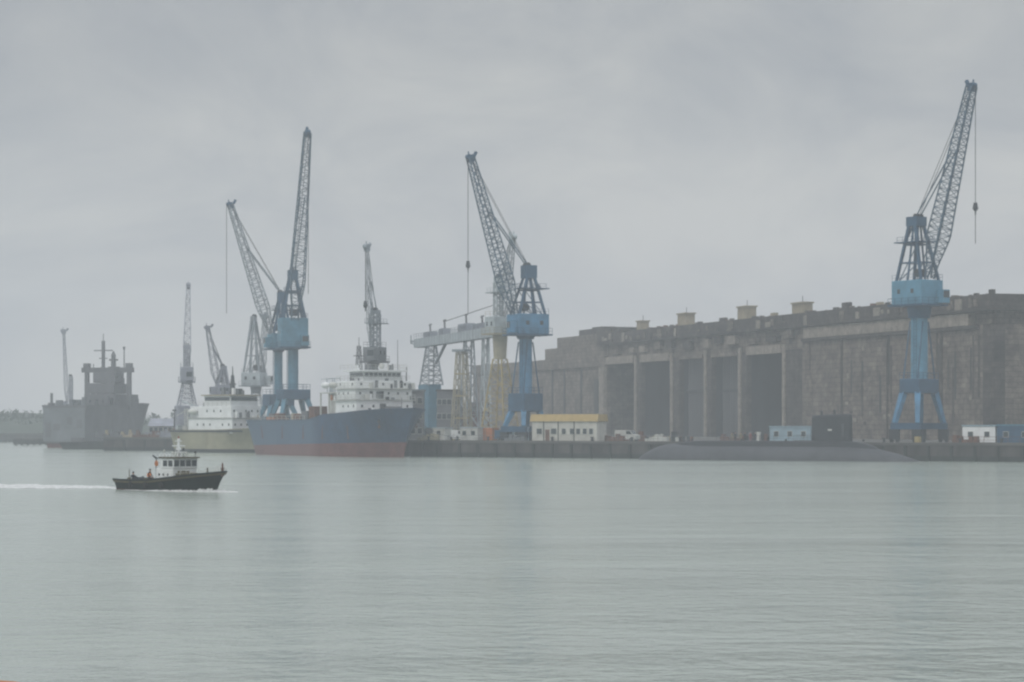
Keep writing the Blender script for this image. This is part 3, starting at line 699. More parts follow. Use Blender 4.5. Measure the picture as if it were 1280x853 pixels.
# thin hazy jib behind the grey ship
crane('jib_crane', 'faint grey crane behind the big grey ship, thin jib almost upright', 86, 735, R(15), R(170),
      dict(base=530, beam0=526, beam1=522, collar=514, house0=512, house1=505, head0=472, head1=469, foot=506), col=.9, gauge=3.0, house=(2.6,2.6), aframe='mast',
      mats=('lilac','lilac','lilac','lilac','lilac'), tip=(79.5,414), jw=(.55,.5), rope=[], headw=.5, style='lattice', bays=14, stays=False, rear=False, cw=.13)
bpy.data.objects['jib_crane.009']['label'] = 'faint grey crane rising behind the big grey ship, thin jib almost upright'

# gantry bridge crane
gx0, gy0, gx1, gy1 = X(524,560), 560, X(618,491), 491
gr = thing('gantry_crane', 'long white-grey horizontal gantry crane between the blue ship and the cream crane', 'crane', (gx0, gy0, GZ), math.atan2(gy1-gy0, gx1-gx0))
GL = math.hypot(gx1-gx0, gy1-gy0); gzt = Z(424,560)-GZ; gzb = Z(435,560)-GZ
MB().box(-1, GL, -1.1, 1.1, gzb, gzt).build('girder', 'pale', gr)
def gu(px):
    k = (px-640)/F; ax, ay = (gx1-gx0)/GL, (gy1-gy0)/GL; return (k*gy0-gx0)/(ax-k*ay)
rl = MB()
for sy in (-1.05, 1.05): railing(rl, [(-1,sy,gzt),(GL,sy,gzt)], 1.1, 2.5, .08)
rl.build('railing', 'palejib', gr)
st_ = MB(); k = 0
while k < GL: st_.box(k, k+.16, -1.16, -1.101, gzb+.05, gzt-.05); k += 2.6
st_.build('web_stiffener', 'palejib', gr)
for p, w0, w1, m, s0 in ((539,1.6,.9,'palejib',.3),(586,1.3,.8,'palejib',.28),(607,.7,.5,'pale',.3)):
    u = gu(p); mb = MB(); lattice(mb, (u,0,Z(482,550)-GZ if p == 539 else 0), (u,0,gzb), lambda t: (w0*3.0*(1-t)+w1*t*1.2, w0*(1-t)+w1*t), (1,0,0), 8, s0, .15); mb.build('lattice_leg', m, gr)
u = gu(537); MB().box(u-5.2, u+5.2, -1.5, 1.5, 0, Z(481,550)-GZ).build('leg_block', 'bluegreen', gr)
MB().bar((gu(545),0,gzb-4.0),(gu(557),0,gzb+.05),.5).build('brace', 'palejib', gr)
for i, (p, hh, ww) in enumerate(((538,2.2,2.6),(556,2.6,1.6),(583,3.0,3.4),(603,2.0,4.0))):
    u = gu(p); t_ = MB().box(u-ww*1.2, u+ww*1.2, -.9, .9, gzt+.002, gzt+hh*.55).build('trolley', 'lilac', gr)
    MB().bar((u,0,gzt+hh*.55),(u-.4,0,gzt+hh+.8),.35).bar((u-1.2,0,gzt+hh+.5),(u+1,0,gzt+hh+.7),.25).build('jib_arm', 'grey', t_)
MB().tube((gu(556),0,gzt+3),(gu(617),0,gzt+4.5),.09,n=5).build('cable', 'rope', gr)
MB().bar((-1,0,gzt-.6),(-9,0,gzt-.2),.4).bar((-9,0,gzt-.9),(-9,0,gzt+1.2),.25).bar((-1,0,gzb),(-9,0,gzt-.5),.2).build('end_arm', 'palejib', gr)
# cream lattice tower
ct = thing('lattice_tower', 'cream lattice tower standing under the gantry, slightly splayed towards the quay', 'tower', at(577,488,GZ), R(-33))
for sx in (-1,1):
    mb = MB(); lattice(mb, (sx*1.7,0,.9), (sx*.75,0,Z(440,488)-GZ), lambda t: (.3*(1-t)+.2*t, 1.1*(1-t)+.6*t), (1,0,0), 11, .15, .09); mb.build('lattice_leg', 'cream', ct)
    MB().box(sx*1.7-.7, sx*1.7+.7, -1.5, 1.5, 0, .9).build('footing', 'yellow', ct)
mb = MB()
for f in (.25,.5,.75,1): 
    zz = (Z(440,488)-GZ)*f; ww = 1.7*(1-f)+.75*f
    mb.bar((-ww,-.8,zz),(ww,-.8,zz),.2); mb.bar((-ww,.8,zz),(ww,.8,zz),.2)
mb.build('cross_beam', 'yellow', ct); MB().box(-1.5,1.5,-1.3,1.3,Z(440,488)-GZ,Z(437,488)-GZ).build('platform','palejib',ct)

# ------------------------------------------------------------------ ships
def hull(root, L, B, sheer, boot, rake=2.5, sover=.8, flare=.6, nb='hull', m='navy', mb_='boot', full=.62, bul=1.0, zlow=-1.0, deckm='deck', sternw=.9, deck_label=None):
    def half(t, v):
        dk = (1 - max(0, (t-full)/(1-full))**2.4); dk *= (sternw + (1-sternw)*min(1, t/.2))
        wl = (1 - max(0, (t-full*.75)/(1-full*.75))**1.7); wl *= (sternw*.8 + (1-sternw*.8)*min(1, t/.25)**.7)
        return B/2*(wl*(1-v**1.5)*1 + dk*v**1.5) if flare else B/2*dk
    def P(t, z, s):
        sh = sheer(t); v = max(0, min(1, z/sh)) if z > 0 else 0
        x = -L/2 + L*t + rake*(v**1.4)*max(0,(t-.5)/.5)**2 - sover*v*max(0,1-t*5)
        return (x, s*half(t, v)*(1 if z > 0 else .97), z)
    ts = [i/40 for i in range(41)]
    def shell(z0, z1, nl, nm, m_):
        mm = MB()
        for s in (-1,1):
            rows = []
            for j in range(nl+1):
                rows.append([P(t, z0(t)+(z1(t)-z0(t))*j/nl, s) for t in ts])
            mm.grid(rows)
        col = [[P(0, z0(0)+(z1(0)-z0(0))*j/nl, s) for s in (-1,-.5,0,.5,1)] for j in range(nl+1)]
        col = [[(P(0, z0(0)+(z1(0)-z0(0))*j/nl, 1)[0], s*abs(P(0, z0(0)+(z1(0)-z0(0))*j/nl, 1)[1]), z0(0)+(z1(0)-z0(0))*j/nl) for s in (-1,1)] for j in range(nl+1)]
        mm.grid(col); return mm.build(nm, m_, root, smooth=False)
    shell(lambda t: zlow, boot, 3, 'boot_topping', mb_)
    h = shell(boot, sheer, 8, nb, m)
    dk = MB(); dk.grid([[ (P(t, sheer(t)-bul, s)[0], P(t, sheer(t)-bul, s)[1]*.985, sheer(t)-bul) for t in ts] for s in (-1,1)])
    dk.build('deck', deckm, root)
    # rail cap
    cp = MB()
    for s in (-1,1):
        pts = [P(t, sheer(t), s) for t in ts]
        for a, b in zip(pts, pts[1:]): cp.bar(a, b, .22, .16)
    cp.build('gunwale', m, root)
    return P

# blue ship
HB = math.atan2(-52.4, 29.6)
bs = thing('cargo_ship', 'blue hulled ship with red boot line and white superstructure near its bow', 'ship', (-35.3, 484.2, 0), HB)
sheerB = lambda t: 7.0 + (.15 if t < .5 else .15 + 2.0*min(1,(t-.5)/.12)*.45 + 1.3*((t-.5)/.5)**1.5) if t >= 0 else 7
bootB = lambda t: 1.9 + 1.0*t
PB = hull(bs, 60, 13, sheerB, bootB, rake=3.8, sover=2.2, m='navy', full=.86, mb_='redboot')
bx = 30
def tiers(r, spec, m='white', wm='glass'):
    """spec: (x0,x1,halfwidth,z0,z1,nfront,nside, window height fraction)"""
    for x0, x1, hw_, z0, z1, nf, ns in spec:
        d = MB().box(x0, x1, -hw_, hw_, z0, z1).build('superstructure', m, r, bevel=.06)
        zc = z0+(z1-z0)*.58
        for i in range(nf):
            if (i*7+int(z0*3)) % 5 == 0: continue
            y = -hw_+2*hw_*(i+.5)/nf; MB().box(x1+.004, x1+.05, y-.2, y+.2, zc-.25, zc+.25).build('window', wm, d)
        for i in range(ns):
            if (i*5+int(z0*3)) % 4 == 0: continue
            x = x0+(x1-x0)*(i+.5)/ns
            for s in (-1,1): MB().box(x-.18, x+.18, s*(hw_+.03)-.025, s*(hw_+.03)+.025, zc-.25, zc+.25).build('window', wm, d)
            
tiers(bs, [(bx-17.5,bx-8.2,6.1,8.3,10.9,5,4), (bx-17,bx-8.6,6.1,11.1,13.1,6,4), (bx-17,bx-8.9,5.9,13.25,14.7,5,3)])
for z_ in (10.9, 13.1): MB().box(bx-18,bx-7.9,-6.5,6.5,z_+.002,z_+.148).build('deck_edge', 'offwhite', bs)
br_ = MB().box(bx-15.5,bx-9.2,-4.1,4.1,14.702,16.5).build('wheelhouse', 'white', bs, bevel=.05)
MB().box(bx-9.2+.004,bx-9.15,-3.9,3.9,15.55,16.25).build('window_band', 'glass', br_)
for s in (-1,1): MB().box(bx-15,bx-9.4,s*4.13-.02,s*4.13+.02,15.55,16.25).build('window_band', 'glass', br_)
mu_ = MB()
for i in range(9): y = -3.9+i*.975; mu_.box(bx-9.149,bx-9.10,y-.06,y+.06,15.5,16.3)
mu_.build('window_mullion', 'white', br_)
MB().box(bx-16,bx-8.5,-5.2,5.2,16.502,16.8).build('bridge_roof', 'white', bs)
rl = MB()
for z_, w_, xf in ((11.05,6.45,bx-7.95),(13.25,6.45,bx-7.95),(14.7,5.8,bx-9),(16.8,5.1,bx-8.6)):
    railing(rl, [(bx-17.5,-w_,z_),(xf,-w_,z_),(xf,w_,z_),(bx-17.5,w_,z_)], 1.0, 1.5, .06)
rl.build('railing', 'offwhite', bs)
mb = MB(); lattice(mb, (bx-13,-3.2,16.8), (bx-13,-3.2,21.5), lambda t: (.5*(1-t*.5), .5*(1-t*.5)), (1,0,0), 6, .13, .07)
mb.bar((bx-13,-4.4,19.6),(bx-13,-2,19.6),.16).bar((bx-13,-3.2,21.5),(bx-13,-3.2,23.2),.1).build('radar_mast', 'grey', bs)
MB().tube((bx-11,4.2,16.8),(bx-11,4.2,22.8),.08,.05,6).build('pole_mast', 'grey', bs)
MB().tube((bx-10,5.6,14.7),(bx-10,5.6,17.5),.14,.08,6).build('vent_pipe', 'grey', bs)
MB().tube((bx-15.5,0,16.8),(bx-15.5,0,18.2),.7,.6,12).build('exhaust', 'grey', bs)
for i, x_ in enumerate((bx-20.5, bx-24)):   # gear and lifeboat to port/starboard aft of house
    for s in (-1,1):
        MB().ball((x_, s*5.2, 14.0), .8, (1.9,.9,.8)).build('lifeboat', 'white' if i else 'offwhite', bs, smooth=True)
        mb = MB()
        for q in (-1.3,1.3): mb.bar((x_+q,s*4.2,12.6),(x_+q,s*4.3,15.4),.16).bar((x_+q,s*4.3,15.4),(x_+q,s*5.6,15.2),.14)
        mb.build('davit', 'pale', bs)
MB().box(bx-24,bx-18,-4.6,4.6,7.2,12.4).build('deckhouse', 'offwhite', bs)
MB().box(bx-26,bx-18,-5.6,5.6,12.402,12.6).build('boat_deck', 'offwhite', bs)
for y_ in (-5.4,5.4):
    for x_ in (bx-25.8,bx-22,bx-18.3): MB().bar((x_,y_,7.2),(x_,y_,12.4),.25).build('stanchion','offwhite',bs)
for i in range(10): x_ = bx-25.5+i*.8; y_ = random.uniform(-5,4.5); MB().box(x_,x_+.6,y_,y_+.7,12.602,13+random.random()*1.6).build('deck_fitting',random.choice(['pale','offwhite','grey']),bs)
mb = MB(); lattice(mb, (bx-25,-2,11.2),(bx-16,-3,14.6), lambda t:(.5,.5),(0,1,0),7,.12,.07); mb.build('deck_crane_jib','pale',bs)
random.seed(3)
for i in range(22):
    x_ = random.uniform(-27, 2); y_ = random.uniform(-5.2,5); s_ = random.uniform(.6,1.6); h_ = random.uniform(.8,2.0)
    MB().box(x_, x_+s_*1.6, y_-s_/2, y_+s_/2, 6.1, 6.6+h_).build('deck_gear', random.choice(['rusty','orange','cream','grey','deck','rusty']), bs, bevel=.05)
for x_, m_, h_ in ((-1.5,'rusty',9.9),(-5,'grey',9.0),(-9,'rusty',8.4)): MB().box(x_,x_+2.8,-5.4,-2.6,6.15,h_).build('deck_container', m_, bs)
mb = MB(); railing(mb, [(-27,-5.9,6.9),(-2,-6.1,6.9)], 1.1, 2.2, .06); mb.build('railing','offwhite',bs)
for s in (-1,1): 
    q = PB(.93, 7.0, s); MB().tube((q[0],q[1]-s*.1,q[2]),(q[0],q[1]+s*.12,q[2]),.45,n=10).build('hawsepipe','dark',bs)
MB().tube((29,0,8.6),(29,0,11.4),.09,.06,6).build('jackstaff','grey',bs)
MB().box(24.5,26.5,-1.3,1.3,8.2,9.6).tube((25.5,-1.6,9.3),(25.5,1.6,9.3),.5).build('windlass','grey',bs)

random.seed(27)
for i in range(46):
    lv, lim, x0_, x1_ = random.choice([(11.05,6.2,bx-8.6,bx-8.0),(13.25,6.2,bx-8.9,bx-8.0),(14.7,5.7,bx-15,bx-9.0),(16.8,4.6,bx-15.5,bx-9.2),(11.05,6.4,bx-22,bx-17.3),(8.2,6.0,bx-8,bx-4)])
    x_ = random.uniform(x0_, x1_); y_ = random.uniform(-lim, lim); h_ = random.uniform(.4, 1.3); w_ = random.uniform(.2, .7)
    MB().box(x_, x_+w_, y_-w_/2, y_+w_/2, lv, lv+h_).build('deck_fitting', random.choice(['offwhite','grey','dark','ltgrey','orange','white']), bs)
for i in range(10):
    y_ = random.uniform(-5.6, 5.6); z_ = random.choice((8.9, 11.3, 13.4))
    MB().box(bx-8.19 if z_ < 10 else (bx-8.59 if z_ < 12 else bx-8.89), (bx-8.15 if z_ < 10 else (bx-8.55 if z_ < 12 else bx-8.85)), y_-.35, y_+.35, z_, z_+1.4).build('doorway', random.choice(['grey','ltgrey','dark']), bs)
for y_ in (-2.4, 2.6): MB().tube((bx-12,y_,16.8),(bx-12,y_,19.2),.07,.05,6).bar((bx-12,y_-.5,18.6),(bx-12,y_+.5,18.6),.08).build('antenna','grey',bs)
MB().ball((bx-14,2.2,17.7),.6).build('radome','offwhite',bs,smooth=True)
for s in (-1,1):
    q = PB(.93, 6.0, s); an = MB().bar((q[0],q[1]+s*.15,q[2]+.9),(q[0],q[1]+s*.2,q[2]-.5),.18).bar((q[0]-.5,q[1]+s*.2,q[2]-.2),(q[0]+.5,q[1]+s*.2,q[2]-.2),.2)
    an.build('anchor','rusty',bs)
    for t_ in (.12,.3,.47,.62,.78):
        q = PB(t_, 6.1, s); q2 = PB(t_, 3.4, s); MB().add([(q[0]-.12,q[1]+s*.02,q[2]),(q[0]+.12,q[1]+s*.02,q[2]),(q2[0]+.3,q2[1]+s*.03,q2[2]),(q2[0]-.3,q2[1]+s*.03,q2[2])],[(0,1,2,3)]).build('rust_stain','rusty',bs)
def bsw(x, y, z): c_, s_ = math.cos(HB), math.sin(HB); return Vector((bs.location.x+c_*x-s_*y, bs.location.y+s_*x+c_*y, z))
for i, (xa, za, px_) in enumerate(((29, 8.6, 545), (27, 8.5, 572))):
    a_ = bsw(xa, 2.5, za); q = quay_pt(px_, .9); b_ = Vector((q.x, q.y, GZ+.6)); pts = []
    for k in range(9):
        p = a_.lerp(b_, k/8); p.z -= 1.1*math.sin(math.pi*k/8); pts.append(p)
    tag(MB().path(pts, .05, 5).build('mooring_rope','rope'), ('longer' if i else 'shorter')+' mooring rope from the blue ship bow to the quay under the gantry', 'rope')

# cream hulled ship with white superstructure
ws = thing('cargo_ship', 'ship with olive-cream hull and broad white superstructure left of the blue ship', 'ship', (-64.6, 537.5, 0), R(-42))
sheerW = lambda t: 5.0 + .5*max(0,(t-.6)/.4)**1.5
PW = hull(ws, 25, 9.4, sheerW, lambda t: .8, rake=1.5, sover=.6, m='olive', mb_='weed', full=.75, bul=.8)
MB().box(-12.6,12,-4.78,-4.72,4.55,5.0).build('rub_rail','dark',ws)
tiers(ws, [(-6.5,8.2,4.4,4.3,7.6,5,7),(-6.0,7.8,4.3,7.75,10.3,5,6)])
MB().box(-6.9,8.6,-4.65,4.65,7.602,7.748).build('deck_edge','offwhite',ws)
wh_ = MB().box(-1.6,7.2,-4.0,4.0,10.302,12.6).build('wheelhouse','white',ws)
MB().box(7.204,7.26,-3.8,3.8,11.5,12.3).build('window_band','glass',wh_)
for s in (-1,1): MB().box(-1.3,7.0,s*4.03-.02,s*4.03+.02,11.5,12.3).build('window_band','glass',wh_)
MB().box(-2.2,7.9,-4.4,4.4,12.602,12.85).build('bridge_roof','ochre',ws)
fn = MB().tube((3.4,0,12.85),(3.4,0,17.2),.7,.35,12); fn.bar((2.4,0,15.2),(4.4,0,15.2),.3); fn.tube((3.4,0,17.2),(3.4,0,19.2),.16,.08,6).build('mast','dark',ws)
MB().box(4.4,5.8,-.8,.8,12.85,14.2).build('funnel','dark',ws)
mb = MB(); railing(mb, [(-6.3,-4.2,10.3),(7.6,-4.2,10.3)],1,1.5,.06); railing(mb, [(-12,-4.5,4.5),(-6.5,-4.5,4.5)],1,1.5,.06); mb.build('railing','offwhite',ws)
MB().bar((-9,0,4.2),(-9,0,10.5),.5).bar((-9,0,10.3),(-12.6,-1,11.5),.3).box(-10,-8,-1,1,4.2,6.2).build('deck_crane','pale',ws)
for i in range(7):
    x_ = -12+i*.85; MB().box(x_,x_+.7,-3.8+random.random()*4,-2.6+random.random()*4,4.2,5.2+random.random()*2).build('deck_gear',random.choice(['offwhite','pale','white','grey']),ws)
MB().ball((-4.5,-4.9,9.1),.8,(2,.9,.8)).build('lifeboat','offwhite',ws,smooth=True)

for i in range(30):
    lv, x0_, x1_, lim = random.choice([(12.85,-2,7.5,4.0),(10.3,-6,-2,4.0),(4.3,-12,-6.8,4.0),(7.75,-6.8,-6.2,4.3),(7.75,8.0,8.5,4.2)])
    x_ = random.uniform(x0_, x1_); y_ = random.uniform(-lim, lim); w_ = random.uniform(.2,.8)
    MB().box(x_,x_+w_,y_-w_/2,y_+w_/2,lv,lv+random.uniform(.5,1.7)).build('deck_fitting', random.choice(['offwhite','grey','dark','ltgrey','white','ochre']), ws)
mb = MB(); lattice(mb,(-9.5,-2,4.3),(-9.5,-2,9.8),lambda t:(.5,.5),(1,0,0),6,.12,.07); mb.bar((-9.5,-2,9.6),(-13,-2.4,8.2),.14).build('derrick','offwhite',ws)
# grey naval auxiliary
GA = math.atan2(48, 12.4)
gs = thing('naval_ship', 'big hazy grey ship at far left with masts and overhead gantry', 'ship', (-112.8, 666, 0), GA)
sheerG = lambda t: 11.3 + 1.0*max(0,(t-.5)/.5)
PG = hull(gs, 50, 13, sheerG, lambda t: 1.2, rake=2.2, sover=.4, m='grey', mb_='boot', full=.72, bul=.9, deckm='grey', sternw=1.0)
MB().box(-25.75,-25.45,-6.0,6.0,1.6,10.6).build('stern_door','ltgrey',gs)
for y0,y1,z0,z1 in ((-5.2,-3.6,5.2,8.8),(1.2,3.0,4.6,7.6),(3.8,5.4,2.8,8.0),(-2.4,-.9,6.2,9.4)): MB().box(-25.82,-25.752,y0,y1,z0,z1-1.2).build('stern_recess','grey',gs)
tiers(gs, [(-3,13,4.6,10.5,14.6,3,4),(-2,9,3.9,14.75,17.6,3,3),(0,6,3.3,17.75,20.6,2,2)], m='grey')
for i in range(4): MB().box(-3.06,-3.002,-3.6+i*2,-2.9+i*2,12.2,13).build('window','glass',gs)
MB().box(1.8,3.2,-7.6,7.6,20.65,22.0).build('gantry_beam','grey',gs)
for y_ in (-6.4,6.2):
    MB().box(2,3,y_-.55,y_+.55,10.3,20.65).build('kingpost','grey',gs)
    MB().box(1.7,3.3,y_-.8,y_+.8,22.002,23.2).build('kingpost_head','grey',gs)
MB().bar((4,2.0,20.6),(4,2.0,29.5),.75).bar((4,-.8,26.8),(4,4.8,26.8),.3).bar((4,2.0,29.5),(4,2.0,31.5),.15).bar((4,.8,24.6),(4,3.2,24.6),.3).build('mast','grey',gs)
MB().tube((5,-.6,20.6),(5,-.6,25.2),.8,.6,12).tube((5,-.6,25.2),(5,-.6,26.6),.75,.2,10).bar((5,-1.9,24.2),(5,.6,24.2),.5).box(4,6,-2.2,.6,20.6,22.3).build('funnel','grey',gs)
MB().bar((2.5,-4.9,22),(2.5,-4.9,27.6),.25).bar((2.5,-4.9,27),(2.5,-4.9,27.8),.5).build('pole_mast','grey',gs)
MB().bar((-24,4.4,10.5),(-24,4.4,14.6),.55).box(-24.6,-23.4,3.6,5.2,10.5,12).build('stern_crane','grey',gs)
MB().bar((20,1.5,11.5),(20,1.5,14.2),.5).bar((16,-3,11.5),(16,-3,13.4),.7).build('deck_gear','grey',gs)
mb = MB(); railing(mb,[(-24.8,6.2,10.4),(-24.8,-6.2,10.4),(16,-6.0,10.8)],1.1,2.5,.07); mb.build('railing','grey',gs)

random.seed(17)
for i in range(16):
    x_ = random.uniform(-23, 20); y_ = random.uniform(-5.5, 5.5); h_ = random.uniform(.8, 3.2)
    MB().box(x_, x_+random.uniform(.6,2.2), y_-.5, y_+.5, 10.2, 10.8+h_).build('deck_gear', random.choice(['grey','ltgrey','grey','dark']), gs)
for i in range(14):
    x_ = random.uniform(-5, 13); y_ = random.uniform(-4.4, 3.8); z_ = random.choice((14.6, 17.6, 20.6))
    MB().box(x_*.6, x_*.6+1.2, y_*.7, y_*.7+.9, z_, z_+random.uniform(.5,1.8)).build('deck_fitting', 'grey', gs)
MB().bar((1,-3,20.6),(1,-3,23.6),.2).bar((1,3.6,20.6),(1,3.6,23),.2).build('antenna','grey',gs)
MB().bar((17,0,11.3),(17,0,16.2),.35).bar((17,0,15),(22,1,13.5),.3).build('derrick','grey',gs)
# jetty at far left and small moored barge, clutter on the left pier
a = X(17,714); b = X(60,714)
jt = thing('jetty', 'low dark jetty standing in the water left of the big grey ship', 'jetty', (a,714,0))
MB().box(0,b-a,0,5,1.2,2.1).build('deck','quay',jt)
for i in range(6): MB().tube((.6+i*(b-a-1.2)/5,.5,-1),(.6+i*(b-a-1.2)/5,.5,1.2),.35,n=8).build('pile','weed',jt)
MB().box(-.1,b-a+.1,-.12,-.002,.3,1.6).build('fender_board','weed',jt)
random.seed(9)
labs = ['yellowish crate pile on the pier before the grey ship', 'reddish crate pile on the pier right of the grey ship','violet-brown scrap heap in the middle of the left pier','brown crate pile left of the slender tower crane','reddish crates right at the foot of the slender tower crane','dark crates at the left end of the pier']
for lab, p, m in zip(labs, (148,182,198,212,226,136), ('ochre','rusty','lilac','deck','rusty','grey')):
    r = thing('crate_stack', lab, 'crates', at(p,577,GZ), R(-3))
    for i in range(7):
        x0 = (i-3.5)*.95; hh = random.uniform(.5,1.6); MB().box(x0,x0+.9,0,random.uniform(1,2),0,hh).build('crate', m, r)
        if random.random()<.5: MB().box(x0+.1,x0+.7,.1,.9,hh+.002,hh+random.uniform(.3,.9)).build('crate', m, r)
lp = thing('lamp_post', 'thin dark post on the left pier beside the slender crane', 'post', at(218,578,GZ))
MB().tube((0,0,0),(0,0,Z(514,578)-GZ),.2,.12,8).build('pole','dark',lp); MB().box(-.5,.5,-.2,.2,Z(514,578)-GZ,Z(514,578)-GZ+.35).build('lamp','dark',lp)
# low barge by the left pier
bg_ = thing('barge', 'low dark barge moored under the big grey ship', 'barge', at(120,604,0), R(-4))
hull(bg_, 16, 5, lambda t: 1.7+.3*t, lambda t:.3, rake=1, m='weed', mb_='weed', full=.8, bul=.3)
MB().box(-6,-3,-1.4,1.4,1.3,3.0).build('deckhouse','grey',bg_)

# ------------------------------------------------------------------ submarine
qa, qb = quay_pt(805, -7.2), quay_pt(1125, -6.2)
sm = thing('submarine', 'low dark grey submarine with square sail moored along the quay', 'submarine', ((qa.x+qb.x)/2, (qa.y+qb.y)/2, 0), math.atan2(qb.y-qa.y, qb.x-qa.x))
SL = (qb-qa).length; Rr = 3.35
def srad(t):
    return Rr*(1-max(0,(.17-t)/.17)**2.2*.9)*(1-max(0,(t-.72)/.28)**2*.78)
rows = []
for i in range(61):
    t = i/60; x = -SL/2-3+(SL+8)*t; r_ = max(.06, srad(t)*math.sqrt(max(0,1-(max(0,(.05-t))/.05)**2))); zc = -.45 - .75*max(0,(t-.70)/.30)**1.5 - 1.3*max(0,(.15-t)/.15)**1.5
    rows.append([(x, r_*1.05*math.cos(2*math.pi*k/28), zc+r_*math.sin(2*math.pi*k/28)) for k in range(28)])
MB().grid(rows, True).build('hull','sub',sm,smooth=True)
# casing on top
rows = []
for i in range(41):
    t = i/40; x = -SL/2+5+(SL-9)*t; h_ = 3.45 - .9*max(0,(.2-t)/.2)**2 - 1.2*max(0,(t-.86)/.14)**2; wv = 1.5*(1-max(0,(.2-t)/.2)**2*.7)*(1-max(0,(t-.85)/.15)**2*.7)
    rows.append([(x,-wv-.35,1.6),(x,-wv,h_-.12),(x,-wv+.25,h_),(x,wv-.25,h_),(x,wv,h_-.12),(x,wv+.35,1.6)])
MB().grid(rows).build('casing','subdark',sm)
sw = quay_pt(1014,-6.6); 
def sub_u(px):
    c = Vector((sm.location.x, sm.location.y)); d = Vector((math.cos(sm.rotation_euler.z), math.sin(sm.rotation_euler.z))); k = (px-640)/F
    return (k*c.y-c.x)/(d.x-k*d.y)
u0, u1 = sub_u(1015), sub_u(1065); ztop = Z(517.5, 412)
rows = []
for j, zz in enumerate((3.2, 5.2, ztop-.5, ztop-.12, ztop)):
    row = []
    ins = (0,0,.05,.18,.5)[j]
    for k in range(28):
        a_ = 2*math.pi*k/28; cx_ = math.cos(a_); sy_ = math.sin(a_)
        ex = abs(cx_)**.55*(1 if cx_>0 else -1); ey = abs(sy_)**.8*(1 if sy_>0 else -1)
        row.append(((u0+u1)/2+((u1-u0)/2-ins)*ex, (1.05-ins*.6)*ey*1.0, zz - (.25*(1-ex)/2 if j > 1 else 0)*(1 if j>1 else 0)))
    rows.append(row)
sail = MB().grid(rows, True); sail.add(rows[-1], [tuple(range(28))]); so_ = sail.build('sail','subdark',sm)
for p, hh in ((1027,.5),(1043,.7)): MB().tube((sub_u(p),0,ztop-.3),(sub_u(p),0,ztop+hh),.2,.2,8).build('periscope','dark',so_)
MB().box(sub_u(1038),sub_u(1043),-1.12,-1.0,5.2,5.5).build('sail_mark','offwhite',so_)
MB().box(-.12+u1-1.4,u1-.9,-1.14,-1.0,4.2,6.4).build('sail_door','sub',so_)
rl = MB(); railing(rl,[(sub_u(900),-1.3,3.4),(sub_u(1008),-1.3,3.4)],.9,2.4,.035); rl.build('railing','dark',sm)
for p in (868,930,985,1082): MB().tube((sub_u(p),-.9,3.4),(sub_u(p),-.9,3.75),.2,.22,8).build('cleat','dark',sm)
gw = thing('gangway', 'short gangway from the quay to the submarine deck', 'gangway', (0,0,0))
c = Vector((sm.location.x, sm.location.y)); d = Vector((math.cos(sm.rotation_euler.z), math.sin(sm.rotation_euler.z))); nrm = Vector((-d.y,d.x))
q0 = c+d*sub_u(992)+nrm*.8; q1 = c+d*sub_u(992)+nrm*7.8
MB().bar((q0.x,q0.y,3.52),(q1.x,q1.y,3.42),.9,.12).build('walkway','ltgrey',gw)
rl = MB()
for s in (-.42,.42): railing(rl,[(q0.x+d.x*s,q0.y+d.y*s,3.55),(q1.x+d.x*s,q1.y+d.y*s,3.45)],.9,1.4,.04)
rl.build('railing','ltgrey',gw)

